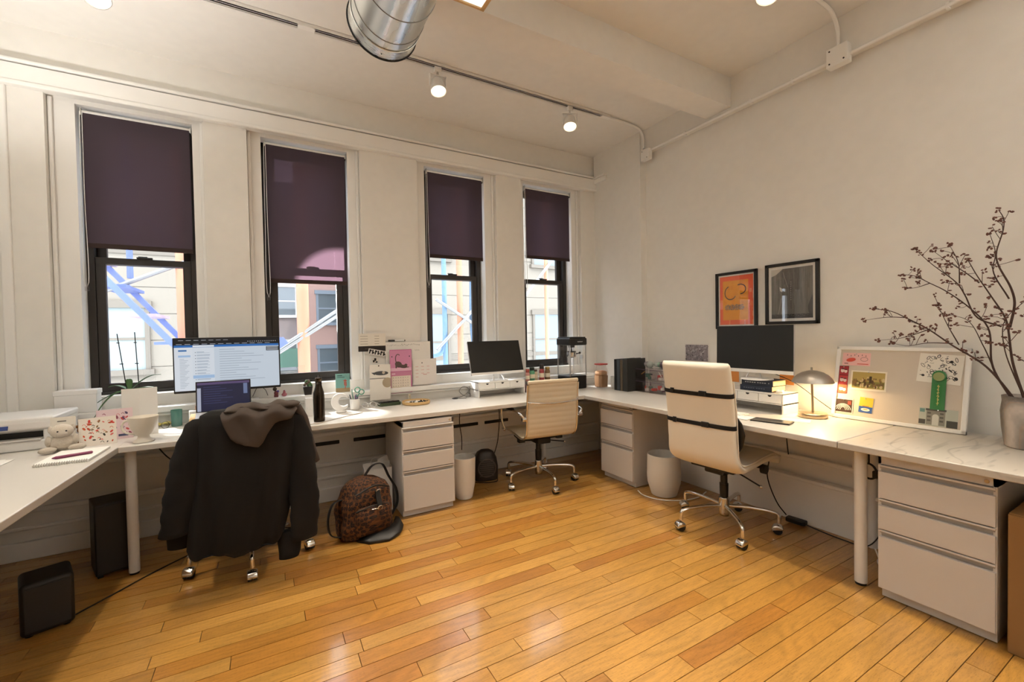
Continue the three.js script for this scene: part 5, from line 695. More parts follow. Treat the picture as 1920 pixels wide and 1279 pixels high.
// pin board
{
  const B = thing('pin_board', 'white framed pin board leaning on the wall behind the lamp', 'pin board', [3.205, H + 0.001, -1.125], -Math.PI / 2); const lean = -0.2, W = 0.63, Hh = 0.465;
  const f = 0.022, q = new THREE.Group(); q.name = 'board'; q.rotation.x = lean; B.add(q);
  part(q, 'board_frame', merge(rb(W, f, 0.022, 0.004, 0, f / 2, 0), rb(W, f, 0.022, 0.004, 0, Hh - f / 2, 0), rb(f, Hh, 0.022, 0.004, -W / 2 + f / 2, Hh / 2, 0), rb(f, Hh, 0.022, 0.004, W / 2 - f / 2, Hh / 2, 0)), M.trim);
  part(q, 'linen_panel', bx(W - 0.02, Hh - 0.02, 0.008, 0, Hh / 2, -0.003), S('#d3c7b8', 0.9, { bumpMap: weaveTex, bumpScale: 0.0006 }));
  const pinned = (name, label, cat, u0, u1, v0, v1, draw, w = 256, h = 256, rz = 0, dz = 0) => {
    const t = thing(name, label, cat, [3.205, H + 0.001, -1.125], -Math.PI / 2); const g = new THREE.Group(); g.name = 'pinned'; g.rotation.x = lean; t.add(g);
    const o = card(g, 'sheet', u1 - u0, v1 - v0, 0.001, printed(draw, w, h)); o.position.set((u0 + u1) / 2, v0, 0.0035 + dz); o.rotation.z = rz;
    part(g, 'pin', cyl(0.003, 0.003, 0.006, (u0 + u1) / 2, v1 - 0.008, 0.006 + dz, 10, Math.PI / 2), M.steel);
  };
  const U = z => z + 1.125 - 0.0, L = y => (y - H) * 1.02;
  pinned('postcard', 'pink card with red and black drawings on the pin board', 'card', U(-1.405), U(-1.255), L(1.085), L(1.165), (x, w, h) => { x.fillStyle = '#eebcb8'; x.fillRect(0, 0, w, h); x.fillStyle = '#d2513f'; x.beginPath(); x.ellipse(80, 80, 44, 22, -0.2, 0, 7); x.fill(); x.fillRect(140, 120, 100, 8); x.strokeStyle = x.fillStyle = '#6a4a48'; x.lineWidth = 3; x.beginPath(); x.ellipse(200, 70, 32, 22, 0, 0, 7); x.stroke(); for (let i = 0; i < 6; i++) x.fillRect(40 + i * 34, 18 + (i % 2) * 8, 6, 14); x.fillRect(20, 118, 36, 8); }, 256, 144);
  pinned('photo_strip', 'red photo-booth strip of three pictures on the pin board', 'photo', U(-1.418), U(-1.365), L(0.905), L(1.08), (x, w, h) => { x.fillStyle = '#7c1f26'; x.fillRect(0, 0, w, h); for (let i = 0; i < 3; i++) { x.fillStyle = ['#a3313a', '#b53a3c', '#d3572f'][i]; x.fillRect(8, 10 + i * 132, w - 16, 118); x.fillStyle = '#ead7cf'; x.beginPath(); x.ellipse(44, 68 + i * 132, 24, 30, 0, 0, 7); x.ellipse(88, 76 + i * 132, 22, 26, 0, 0, 7); x.fill(); x.fillStyle = '#4a2a2c'; x.fillRect(28, 38 + i * 132, 34, 14); x.fillRect(74, 46 + i * 132, 30, 14); } }, 128, 400);
  pinned('photo', 'white-bordered photo of a field of people on the pin board', 'photo', U(-1.35), U(-1.165), L(0.935), L(1.055), (x, w, h) => { x.fillStyle = '#efe6d3'; x.fillRect(0, 0, w, h); x.fillStyle = '#b39c58'; x.fillRect(12, 12, w - 24, h - 28); x.fillStyle = '#7f7a3a'; x.fillRect(12, 90, w - 24, 52); seed = 4; for (let i = 0; i < 60; i++) { x.fillStyle = ['#5a4226', '#8a6a3c', '#cdb98a', '#6f5a34'][i % 4]; x.beginPath(); x.ellipse(rr(20, 236), rr(60, 135), rr(4, 12), rr(6, 16), 0, 0, 7); x.fill(); } x.fillStyle = '#4a3a26'; x.fillRect(135, 45, 18, 60); }, 256, 166);
  pinned('photo', 'small dark photo with white curves low on the pin board', 'photo', U(-1.425), U(-1.325), L(0.785), L(0.872), (x, w, h) => { x.fillStyle = '#e9dfce'; x.fillRect(0, 0, w, h); x.fillStyle = '#3a231a'; x.fillRect(10, 10, w - 20, h - 20); x.strokeStyle = '#e4ddd2'; x.lineWidth = 9; for (let i = 0; i < 4; i++) { x.beginPath(); x.ellipse(120, 190, 40 + i * 24, 60 + i * 16, 0, 3.3, 6.1); x.stroke(); } x.fillStyle = '#8a3a2c'; x.fillRect(180, 30, 50, 60); }, 256, 220);
  pinned('postcard', 'small yellow and blue card on the pin board', 'card', U(-1.295), U(-1.225), L(0.80), L(0.892), (x, w, h) => { x.fillStyle = '#e6bd33'; x.fillRect(0, 0, w, h * 0.6); x.fillStyle = '#2f5aa0'; x.fillRect(0, h * 0.6, w, h * 0.4); x.fillStyle = '#efe9dc'; x.beginPath(); x.ellipse(100, 205, 66, 26, 0, 0, 7); x.fill(); x.fillStyle = '#d9b27c'; x.beginPath(); x.ellipse(100, 200, 36, 13, 0, 0, 7); x.fill(); x.fillStyle = '#a8502f'; x.fillRect(50, 142, 100, 10); }, 200, 256, -0.05);
  pinned('drawing_sheet', 'white sheet of black ink doodles on the pin board', 'drawing', U(-1.03), U(-0.845), L(1.01), L(1.17), (x, w, h) => { x.fillStyle = '#ece6da'; x.fillRect(0, 0, w, h); seed = 61; x.strokeStyle = x.fillStyle = '#2c2926'; for (let i = 0; i < 70; i++) { x.lineWidth = rr(2, 5); const X = rr(16, w - 30), Y = rr(16, h - 30); x.beginPath(); if (i % 3 === 0) x.ellipse(X, Y, rr(6, 20), rr(5, 14), rr(0, 3), 0, 6.3); else { x.moveTo(X, Y); x.quadraticCurveTo(X + rr(-20, 30), Y + rr(-20, 20), X + rr(-20, 30), Y + rr(-20, 20)); } i % 7 === 0 ? x.fill() : x.stroke(); } }, 300, 256, -0.06);
  pinned('photo', 'black and white photo of a stone arch low on the pin board', 'photo', U(-1.005), U(-0.845), L(0.775), L(0.87), (x, w, h) => { x.fillStyle = '#b9bdb0'; x.fillRect(0, 0, w, h); x.fillStyle = '#8a877c'; x.fillRect(50, 12, 125, 130); x.fillStyle = '#55534c'; x.fillRect(44, 4, 137, 16); x.fillStyle = '#d0d0c6'; x.beginPath(); x.arc(112, 70, 22, 3.14, 6.28); x.fill(); x.fillRect(90, 70, 44, 72); x.fillStyle = '#4c4b45'; x.fillRect(0, 100, 46, 40); x.fillRect(185, 92, 71, 60); x.fillStyle = '#6b8f8a'; x.fillRect(4, 8, 34, 30); for (let i = 0; i < 6; i++) { x.fillStyle = '#5e5c54'; x.fillRect(56 + (i % 2) * 84, 34 + Math.floor(i / 2) * 32, 24, 14); } }, 256, 150);
  const rbn = thing('award_ribbon', 'green award ribbon with gold lettering on the pin board', 'ribbon', [3.205, H + 0.001, -1.125], -Math.PI / 2); const g = new THREE.Group(); g.name = 'ribbon'; g.rotation.x = lean; rbn.add(g);
  const u = U(-0.93); part(g, 'ribbon_strip', bx(0.06, 0.185, 0.002, u, L(0.955), 0.009), S('#2f7a3a', 0.45)); part(g, 'rosette', merge(cyl(0.03, 0.03, 0.006, u, L(1.05), 0.012, 28, Math.PI / 2)), S('#2f7a3a', 0.45)); part(g, 'medallion', cyl(0.024, 0.024, 0.004, u, L(1.045), 0.0165, 28, Math.PI / 2), S('#8f9a5a', 0.4));
  const pl = new THREE.PlaneGeometry(0.03, 0.12); pl.translate(u, L(0.945), 0.0105); part(g, 'gold_lettering', pl, printed((x, w, h) => { x.fillStyle = '#2f7a3a'; x.fillRect(0, 0, w, h); x.strokeStyle = '#d5c077'; x.lineWidth = 5; x.lineCap = 'round'; for (let i = 0; i < 6; i++) { x.beginPath(); x.arc(32, 24 + i * 40, 9, i, i + 4.2); x.stroke(); } x.beginPath(); x.moveTo(32, 8); x.lineTo(32, 250); x.stroke(); }, 64, 256));
}
// ------------------------------------------------------------------ reading lamp and small things on the right desk
{
  const t = thing('reading_lamp', 'lit brushed-metal mushroom lamp on the right desk', 'lamp', [3.09, H, -1.495]);
  part(t, 'lamp_base', lathe([[0, 0], [0.078, 0], [0.082, 0.004], [0.082, 0.024], [0.078, 0.03], [0.02, 0.034], [0, 0.036]], 40), M.brass);
  part(t, 'lamp_pole', rod([0, 0.03, 0], [-0.004, 0.30, -0.004], 0.0075, 0.007, 16), M.brass);
  part(t, 'lamp_shade', lathe([[0.118, 0.228], [0.115, 0.236], [0.104, 0.256], [0.085, 0.277], [0.058, 0.294], [0.025, 0.304], [0.006, 0.306], [0.006, 0.303], [0.025, 0.301], [0.057, 0.291], [0.083, 0.274], [0.102, 0.253], [0.1165, 0.228]], 56), S('#bdb7ae', 0.9, { metalness: 1, roughnessMap: brushTex }));
  part(t, 'finial', cyl(0.006, 0.007, 0.022, -0.004, 0.315, -0.004, 12), M.steel);
  part(t, 'bulb', sph(0.022, 0.03, 0.25, 0, 1, 1.1, 1), new THREE.MeshStandardMaterial({ color: '#fff', emissive: new THREE.Color().setRGB(1, 0.72, 0.36), emissiveIntensity: 5 }));
  const l = new THREE.PointLight(new THREE.Color().setRGB(1, 0.70, 0.36), 0.55, 0, 2); l.position.set(3.12, H + 0.25, -1.495); l.castShadow = true; scene.add(l);
  part(t, 'switch_cord', tube([[0.06, 0.012, 0.02], [0.14, 0.004, 0.06], [0.2, 0.004, 0.1], [0.23, 0.004, 0.3]], 0.0022, 24, 5), M.brass);
}
solo('cable', 'dark cable sagging from the right monitor to the desk by the lamp', 'cable', tube([[3.16, H + 0.26, -1.78], [3.2, H + 0.2, -1.66], [3.22, H + 0.08, -1.5], [3.22, H + 0.01, -1.38], [3.25, H + 0.004, -1.3]], 0.0025, 40, 6), M.dark);
solo('earbud_case', 'small white rounded case on the riser beside the books', 'case', rb(0.06, 0.02, 0.045, 0.01, 0, 0.01, 0, 0, 0, 0, 4), M.whiteGloss, [3.05, H + 0.14, -1.68], 0.4);
{ const t = thing('keyboard', 'white flat keyboard at the edge of the right desk', 'keyboard', [2.78, H, -1.90], -Math.PI / 2); part(t, 'case', rb(0.28, 0.008, 0.115, 0.004, 0, 0.004, 0), M.alu); for (let r = 0; r < 4; r++) for (let c = 0; c < 12; c++) part(t, 'key', bx(0.019, 0.003, 0.019, -0.125 + c * 0.0227, 0.0095, -0.04 + r * 0.0255), M.white); }
solo('trackpad', 'white square trackpad beside the black tablet', 'trackpad', rb(0.105, 0.008, 0.14, 0.004, 0, 0.004, 0), M.white, [2.70, H, -1.74], 0.05);
{ const t = thing('tablet', 'black tablet lying on the right desk', 'tablet', [2.74, H, -1.56], 0.25); part(t, 'body', rb(0.11, 0.008, 0.22, 0.004, 0, 0.004, 0), M.black); part(t, 'glass_face', bx(0.1, 0.001, 0.205, 0, 0.0086, 0), M.blackGloss); part(t, 'edge_strip', bx(0.012, 0.0012, 0.21, -0.048, 0.0087, 0), S('#6e655c', 0.5)); }
{ const t = thing('note_sheet', 'white sheet lying between the tablet and the lamp', 'paper', [2.88, H, -1.50], 0.3); part(t, 'sheet', bx(0.10, 0.0015, 0.15, 0, 0.001, 0), M.paper); part(t, 'sheet', bx(0.10, 0.0015, 0.15, 0.01, 0.0025, 0.008, 0, 0.1), M.paper); }
{ const t = thing('acrylic_stand', 'clear acrylic stand in front of the book riser', 'stand', [2.88, H, -1.985], -Math.PI / 2); part(t, 'clear_panel', merge(bx(0.2, 0.003, 0.08, 0, 0.06, 0), bar([-0.1, 0, 0.04], [-0.09, 0.06, 0.03], 0.004, 0.06), bar([0.1, 0, 0.04], [0.09, 0.06, 0.03], 0.004, 0.06)), M.acrylic); for (let i = 0; i < 5; i++) part(t, 'held_pen', rod([-0.07 + i * 0.03, 0.004, 0.01], [-0.05 + i * 0.03, 0.05, -0.01], 0.003), i % 2 ? M.dark : M.white); }
// ------------------------------------------------------------------ vase with branches
{
  const t = thing('branch_vase', 'marbled clay vase on the marble desk', 'vase', [3.105, H, -0.575]);
  part(t, 'vase_body', lathe([[0, 0.004], [0.072, 0], [0.078, 0.006], [0.088, 0.09], [0.092, 0.17], [0.086, 0.22], [0.088, 0.243], [0.083, 0.245], [0.08, 0.22], [0.085, 0.17], [0.08, 0.09], [0.07, 0.012], [0, 0.012]], 48), M.clay);
  const stems = [
    [0.006, [[0.986, -0.59], [1.151, -0.626], [1.318, -0.642], [1.366, -0.651], [1.478, -0.7], [1.583, -0.748], [1.662, -0.779]], 0.0], [0.0055, [[1.318, -0.642], [1.436, -0.627], [1.509, -0.639], [1.623, -0.68], [1.679, -0.688], [1.8, -0.664], [1.849, -0.664], [1.895, -0.681]], 0.03],
    [0.006, [[0.90, -0.58], [1.083, -0.676], [1.146, -0.721], [1.231, -0.82], [1.316, -0.908], [1.373, -0.989], [1.417, -1.061], [1.437, -1.146]], -0.08], [0.0055, [[0.90, -0.59], [1.082, -0.683], [1.147, -0.704], [1.319, -0.726], [1.423, -0.793], [1.521, -0.887], [1.567, -0.948], [1.616, -1.016], [1.629, -1.071]], 0.08],
    [0.004, [[1.324, -0.65], [1.369, -0.73], [1.485, -0.775], [1.544, -0.802], [1.654, -0.897], [1.749, -0.969]], -0.06], [0.003, [[1.545, -0.748], [1.598, -0.793], [1.675, -0.868], [1.741, -0.927]], 0.04], [0.003, [[1.546, -0.802], [1.565, -0.802], [1.653, -0.807], [1.749, -0.84]], -0.03],
    [0.0035, [[1.458, -0.651], [1.602, -0.705], [1.686, -0.697], [1.794, -0.718]], 0.06], [0.0025, [[1.316, -0.905], [1.27, -1.021], [1.254, -1.134]], -0.06], [0.0025, [[1.24, -0.83], [1.241, -0.931], [1.224, -1.016], [1.24, -1.082]], -0.02],
    [0.005, [[0.90, -0.57], [1.127, -0.58], [1.303, -0.545], [1.503, -0.53], [1.66, -0.50]], 0.05], [0.003, [[1.232, -0.821], [1.335, -0.868], [1.449, -0.908]], 0.05], [0.003, [[1.121, -0.699], [1.225, -0.74], [1.361, -0.808], [1.392, -0.889]], 0.1], [0.0035, [[0.95, -0.58], [1.227, -0.639], [1.355, -0.63], [1.45, -0.56]], -0.1],
    [0.004, [[0.92, -0.57], [1.2, -0.50], [1.4, -0.42], [1.6, -0.38]], -0.04], [0.0025, [[1.38, -1.0], [1.385, -1.08], [1.372, -1.19]], -0.07], [0.0025, [[1.567, -0.948], [1.55, -1.0], [1.545, -1.05]], 0.08],
  ];
  seed = 90;
  const budG = new THREE.IcosahedronGeometry(0.0052, 0);
  const mains = [[[0, 1, 4, 5, 6, 7], 'tallest budding branch, rising upright from the marbled vase'], [[2, 8, 9, 11, 15], 'long low branch reaching from the vase across the top of the pin board'], [[3, 16], 'slender branch curving out above the pin board, between the tallest and the lowest'], [[12], 'short thin branch leaning from the vase in front of the pin board'], [[13], 'short crooked branch standing close to the tallest one in the vase'], [[10], 'upright budding branch on the wall side of the vase'], [[14], 'budding branch leaning out of the vase away from the pin board']];
  for (const [ids, label] of mains) {
    const b = thing('budding_branch', label, 'branch', [3.105, 0, -0.575], 0, 'budding branches in the vase'), tw = [], bd = [];
    ids.forEach((n, order) => {
      const [r, pts, dx] = stems[n];
      const P = pts.map(([y, z]) => V(-0.005 + dx * Math.min(1, Math.max(0, (y - 0.98) / 0.35)), y, z + 0.575));
      const c = new THREE.CatmullRomCurve3(P, false, 'centripetal'), N = pts.length * 5, rings = [];
      for (let i = 0; i <= N; i++) { const p = c.getPointAt(i / N), tg = c.getTangentAt(i / N), e1 = V(1, 0, 0).cross(tg).normalize(), e2 = tg.clone().cross(e1), q = [], R = r * (1 - 0.72 * i / N); for (let j = 0; j < 6; j++) { const a = j / 6 * Math.PI * 2; q.push(p.clone().addScaledVector(e1, Math.cos(a) * R).addScaledVector(e2, Math.sin(a) * R)); } rings.push(q); }
      part(b, order ? 'side_branch' : 'stem', loft(rings), M.bark);
      const bunch = (p, k) => { for (let i = 0; i < k; i++) { const g = budG.clone(); g.scale(rr(0.6, 1.3), rr(0.9, 1.9), rr(0.6, 1.2)); g.rotateX(rr(0, 6)); g.rotateZ(rr(0, 6)); g.translate(p.x + rr(-0.01, 0.01), p.y + rr(-0.01, 0.01), p.z + rr(-0.011, 0.011)); bd.push(g); } };
      bunch(c.getPointAt(1), 7);
      const K = Math.round(c.getLength() * 19);
      for (let i = 0; i < K; i++) { const s = rr(0.3, 0.97), p = c.getPointAt(s); if (p.y < 1.14) continue; const d = V(rr(-0.7, 0.7), rr(-0.2, 1), rr(-1, 0.6)).normalize(), len = rr(0.015, 0.075), e = p.clone().addScaledVector(d, len), m = p.clone().addScaledVector(d, len * 0.5).add(V(0, rr(-0.008, 0.008), 0)); tw.push(tube([p, m, e], 0.0012, 4, 4)); bunch(e, 2 + Math.floor(rnd() * 3)); if (rnd() < 0.25) bunch(p, 2); }
    });
    if (tw.length) tag(part(b, 'twigs', merge(tw), M.bark), 'fine side twigs', null, null, 'stuff');
    tag(part(b, 'buds', merge(bd), M.bud), 'small reddish buds', null, null, 'stuff');
  }
}
// ------------------------------------------------------------------ under the desks
{
  const t = thing('waste_bin', 'wide round white waste bin beside the corner pedestal', 'bin', [2.79, 0, -2.46]);
  part(t, 'bin_body', lathe([[0, 0.004], [0.095, 0], [0.1, 0.006], [0.128, 0.1], [0.132, 0.15], [0.128, 0.325], [0.124, 0.332], [0.12, 0.325], [0.124, 0.15], [0.094, 0.012], [0, 0.012]], 48), M.bin);
  const u = thing('waste_bin', 'narrow white waste bin between pedestal and heater', 'bin', [1.375, 0, -3.27]);
  part(u, 'bin_body', lathe([[0, 0.004], [0.062, 0], [0.068, 0.006], [0.09, 0.12], [0.096, 0.33], [0.093, 0.336], [0.089, 0.33], [0.084, 0.12], [0.06, 0.012], [0, 0.012]], 40), M.bin);
}
{
  const t = thing('fan_heater', 'small dark fan heater on the floor under the window desk', 'heater', [1.72, 0, -3.58], -0.25);
  part(t, 'heater_body', loft([[0, 0.10, 0.07], [0.01, 0.11, 0.08], [0.12, 0.112, 0.08], [0.2, 0.10, 0.07], [0.25, 0.075, 0.05], [0.27, 0.04, 0.03]].map(([y, a, b]) => { const q = []; for (let j = 0; j < 32; j++) { const th = j / 32 * Math.PI * 2, c = Math.cos(th), s = Math.sin(th); q.push(V(Math.sign(c) * Math.abs(c) ** 0.6 * a, y, Math.sign(s) * Math.abs(s) ** 0.6 * b)); } return q; })), S('#2a2420', 0.45));
  const gr = []; for (let i = 0; i < 9; i++) gr.push(bx(0.13, 0.006, 0.006, 0, 0.05 + i * 0.018, 0.079)); part(t, 'grille', merge(gr), S('#4a423b', 0.4)); part(t, 'grille_frame', at(new THREE.TorusGeometry(0.08, 0.006, 8, 32), 0, 0.12, 0.076), S('#5a5048', 0.4));
  part(t, 'power_cord', merge(tube([[-0.1, 0.03, 0.02], [-0.12, 0.006, 0.06], [-0.02, 0.006, 0.12], [0.08, 0.006, 0.11], [0.1, 0.01, 0.05]], 0.004, 40, 6), tube([[0.09, 0.2, -0.04], [0.14, 0.3, -0.1], [0.17, 0.5, -0.13], [0.17, 0.66, -0.14]], 0.004, 30, 6)), M.black);
}
{ // leopard backpack, slumped
  const t = thing('backpack', 'leopard-print backpack slumped on the floor by the pedestal', 'bag', [0.545, 0, -3.06], 0.25);
  const rows = [[0.0, 0.15, 0.11], [0.015, 0.172, 0.135], [0.08, 0.182, 0.148], [0.16, 0.18, 0.145], [0.24, 0.172, 0.13], [0.30, 0.155, 0.11], [0.345, 0.125, 0.08], [0.37, 0.08, 0.045], [0.378, 0.03, 0.015]];
  const dense = []; for (let i = 0; i < rows.length - 1; i++) for (let k = 0; k < 4; k++) { const f = k / 4; dense.push(rows[i].map((v, j) => v + (rows[i + 1][j] - v) * f)); } dense.push(rows[rows.length - 1]);
  const body = loft(dense.map(([y, a, b]) => { const q = []; for (let j = 0; j < 56; j++) { const th = j / 56 * Math.PI * 2, c = Math.cos(th), s = Math.sin(th), f = 1 + 0.045 * Math.sin(th * 5 + y * 14) + 0.03 * Math.sin(y * 40 + th * 2); q.push(V(Math.sign(c) * Math.abs(c) ** 0.75 * a * f + y * 0.08, y - 0.02 * Math.max(0, c) * (y > 0.2 ? 1 : 0), Math.sign(s) * Math.abs(s) ** 0.75 * b * f - y * 0.05)); } return q; }), true, [3, 1.4]);
  part(t, 'bag_body', body, M.leopard);
  part(t, 'front_pocket', loft([[0.03, 0.10, 0.0], [0.045, 0.12, 0.03], [0.12, 0.128, 0.045], [0.19, 0.12, 0.035], [0.215, 0.1, 0.0]].map(([y, a, d]) => { const q = []; for (let j = 0; j < 32; j++) { const th = j / 32 * Math.PI * 2, c = Math.cos(th), s = Math.sin(th); q.push(V(0.01 + Math.sign(c) * Math.abs(c) ** 0.6 * a, y, 0.125 + s * (0.006 + d))); } return q; }), true, [1.6, 0.8]), M.leopard);
  part(t, 'zip', tube([[-0.11, 0.2, 0.13], [0, 0.222, 0.155], [0.12, 0.2, 0.13]], 0.005, 24, 6), M.blackLeather); part(t, 'zip', merge(tube([[-0.1, 0.3, 0.11], [0.03, 0.335, 0.11], [0.14, 0.3, 0.09]], 0.006, 24, 6)), M.blackLeather);
  part(t, 'buckle', merge(at(new THREE.TorusGeometry(0.016, 0.003, 6, 20), 0.04, 0.2, 0.165, 0.3), at(new THREE.TorusGeometry(0.014, 0.003, 6, 20), 0.05, 0.30, 0.125, 0.5), rod([-0.02, 0.205, 0.165], [0.03, 0.2, 0.166], 0.003)), M.chrome);
  part(t, 'strap_tab', rb(0.035, 0.1, 0.012, 0.004, 0.045, 0.255, 0.135, -0.35), M.blackLeather);
  const band = (pts, w) => { const c = new THREE.CatmullRomCurve3(pts.map(p => V(...p))), rings = []; for (let i = 0; i <= 40; i++) { const p = c.getPointAt(i / 40), tg = c.getTangentAt(i / 40), e1 = V(0, 0.2, 1).cross(tg).normalize(), e2 = tg.clone().cross(e1), q = []; for (let j = 0; j < 10; j++) { const a = j / 10 * Math.PI * 2; q.push(p.clone().addScaledVector(e2, Math.cos(a) * w).addScaledVector(e1, Math.sin(a) * 0.004)); } rings.push(q); } return loft(rings); };
  part(t, 'shoulder_strap', band([[0.02, 0.37, -0.02], [0.08, 0.43, -0.02], [0.15, 0.43, -0.02], [0.19, 0.34, 0.0], [0.25, 0.22, 0.0], [0.24, 0.13, 0.02], [0.19, 0.07, 0.03]], 0.02), M.blackLeather);
  part(t, 'shoulder_strap', band([[-0.1, 0.25, -0.02], [-0.2, 0.25, 0.0], [-0.245, 0.16, 0.02], [-0.23, 0.06, 0.03], [-0.15, 0.03, 0.05]], 0.018), M.blackLeather);
  part(t, 'leather_flap', loft([[-0.1, 0.12, 0.006], [-0.06, 0.2, 0.012], [0.05, 0.255, 0.014], [0.14, 0.225, 0.02], [0.19, 0.18, 0.03], [0.2, 0.14, 0.03]].map(([x, z, h]) => [V(x, 0.003, z), V(x + 0.01, h + 0.01, z), V(x + 0.02, h + 0.03, z - 0.06), V(x + 0.02, 0.05, z - 0.11), V(x, 0.003, z - 0.11)])), M.blackLeather);
}
{ const t = thing('paper_bag', 'open white paper bag behind the leopard backpack', 'bag', [0.715, 0, -3.40], -0.1); part(t, 'bag_sides', merge(bx(0.2, 0.33, 0.002, 0, 0.165, 0.055), bx(0.2, 0.35, 0.002, 0, 0.175, -0.055), bx(0.002, 0.33, 0.11, -0.1, 0.165, 0), bx(0.002, 0.33, 0.11, 0.1, 0.165, 0), bx(0.2, 0.002, 0.11, 0, 0.001, 0), bx(0.08, 0.06, 0.002, 0.05, 0.36, -0.05, 0.2, 0, 0.3)), M.paper); part(t, 'bag_handle', tube([[-0.04, 0.33, -0.054], [-0.03, 0.38, -0.054], [0.03, 0.38, -0.054], [0.04, 0.33, -0.054]], 0.003, 20, 5), M.paper); }
{
  const t = thing('computer_tower', 'black computer tower standing under the left desk', 'computer', [-0.815, 0, -3.36], 0.35);
  part(t, 'tower_case', rb(0.17, 0.40, 0.20, 0.006, 0, 0.215, 0), M.black); part(t, 'front_bezel', rb(0.16, 0.38, 0.008, 0.003, 0, 0.215, 0.103), M.dark); for (const s of [-1, 1]) part(t, 'foot', rb(0.025, 0.016, 0.19, 0.003, s * 0.065, 0.008, 0), M.rubber);
  const u = thing('speaker', 'squat black speaker on the floor under the left desk', 'speaker', [-0.935, 0, -2.86], 0.35);
  part(u, 'speaker_case', rb(0.175, 0.24, 0.19, 0.02, 0, 0.128, 0, 0, 0, 0, 3), M.black); part(u, 'grille', rb(0.15, 0.2, 0.006, 0.003, 0, 0.128, 0.096), M.dark); part(u, 'foot', merge(cyl(0.012, 0.014, 0.01, -0.06, 0.005, 0.06, 12), cyl(0.012, 0.014, 0.01, 0.06, 0.005, 0.06, 12), cyl(0.012, 0.014, 0.01, 0.06, 0.005, -0.06, 12), cyl(0.012, 0.014, 0.01, -0.06, 0.005, -0.06, 12)), M.rubber);
}
solo('cable', 'black cable on the floor from the speaker past the desk leg', 'cable', tube([[-0.86, 0.004, -2.86], [-0.72, 0.004, -3.02], [-0.6, 0.004, -3.16], [-0.4, 0.004, -3.34], [-0.1, 0.004, -3.5]], 0.004, 40, 6), M.black);
solo('cable', 'black cable hanging behind the jacketed chair', 'cable', tube([[-0.6, 0.70, -3.35], [-0.55, 0.6, -3.4], [-0.48, 0.52, -3.45], [-0.36, 0.48, -3.45], [-0.2, 0.5, -3.4]], 0.004, 30, 6), M.black);
{
  const t = thing('cardboard_box', 'brown cardboard box beside the pedestal under the marble desk', 'box', [2.79, 0, -0.285]);
  part(t, 'carton', rb(0.40, 0.57, 0.50, 0.006, 0, 0.285, 0), M.kraft); part(t, 'tape', bx(0.05, 0.0015, 0.5, 0, 0.571, 0), S('#7e5e34', 0.4)); part(t, 'flap', merge(bx(0.398, 0.003, 0.245, 0, 0.5725, 0.124), bx(0.398, 0.003, 0.245, 0, 0.5725, -0.124)), M.kraft);
}
{ const t = thing('power_cord', 'black power cord with an inline adapter under the right desk', 'cable', [0, 0, 0]); part(t, 'cord', merge(tube([[2.95, 0.44, -1.70], [3.0, 0.3, -1.74], [3.05, 0.12, -1.70], [3.08, 0.05, -1.66]], 0.004, 30, 6), tube([[3.1, 0.02, -1.55], [3.11, 0.006, -1.45], [3.1, 0.006, -1.32], [3.12, 0.006, -1.22], [3.15, 0.1, -1.16], [3.16, 0.3, -1.15], [3.15, 0.42, -1.16]], 0.0035, 50, 6)), M.black); const a = part(t, 'adapter', rb(0.05, 0.032, 0.12, 0.008, 0, 0, 0), M.black); a.position.set(3.1, 0.024, -1.605); a.rotation.y = 0.1; }
{ const t = thing('wall_plug', 'black plug and cable loop in an outlet behind the desk leg', 'plug', [3.165, 0.47, -1.2]); part(t, 'outlet_plate', rb(0.03, 0.11, 0.22, 0.004, 0.018, 0, 0.0), M.trim); part(t, 'plug_body', rb(0.04, 0.05, 0.04, 0.008, -0.01, -0.02, 0.02), M.black); part(t, 'cable_loop', merge(at(new THREE.TorusGeometry(0.045, 0.006, 8, 28), -0.03, -0.005, -0.01, 0, Math.PI / 2 - 0.3), rod([-0.03, 0.04, -0.01], [-0.03, 0.25, -0.01], 0.005)), M.black); }
solo('cable', 'white cable lying on the floor round the wide bin', 'cable', tube([[2.66, 0.004, -2.62], [2.62, 0.004, -2.52], [2.66, 0.004, -2.38], [2.8, 0.004, -2.28], [2.95, 0.004, -2.26], [3.1, 0.004, -2.3]], 0.0045, 60, 6), M.white);
{ const t = thing('cable', 'white cable and plug on the floor behind the marble desk leg', 'cable', [0, 0, 0]); part(t, 'cord', merge(tube([[2.78, 0.01, -0.98], [2.82, 0.03, -1.02], [2.9, 0.04, -1.08], [3.05, 0.02, -1.1]], 0.004, 24, 6), tube([[2.78, 0.03, -1.0], [2.86, 0.08, -1.06], [2.98, 0.07, -1.12]], 0.004, 24, 6)), M.white); part(t, 'plug_body', rb(0.03, 0.03, 0.05, 0.006, 2.77, 0.018, -1.0), M.white); }
solo('cable', 'thin black cable hanging under the desk behind the tall cream chair', 'cable', tube([[2.98, 0.72, -1.60], [2.98, 0.6, -1.60], [2.98, 0.5, -1.59]], 0.0035, 16, 6), M.black);
solo('cable', 'dark cables hanging under the window desk above the heater', 'cable', merge(tube([[1.5, 0.72, -3.6], [1.49, 0.55, -3.62], [1.5, 0.4, -3.6], [1.49, 0.3, -3.58]], 0.004, 24, 6), tube([[0.62, 0.7, -3.55], [0.68, 0.66, -3.55], [0.76, 0.66, -3.55], [0.82, 0.7, -3.55]], 0.005, 20, 6), rb(0.1, 0.05, 0.03, 0.008, 1.42, 0.56, -3.76)), M.black);
solo('cable', 'pale cable running over the desk edge beside the jacketed chair', 'cable', tube([[0.62, H + 0.003, -3.42], [0.45, H + 0.003, -3.3], [0.3, H + 0.003, -3.18], [0.22, H + 0.002, -3.122], [0.215, H - 0.04, -3.112], [0.2, H - 0.12, -3.13]], 0.0025, 50, 6), S('#b5a898', 0.5));
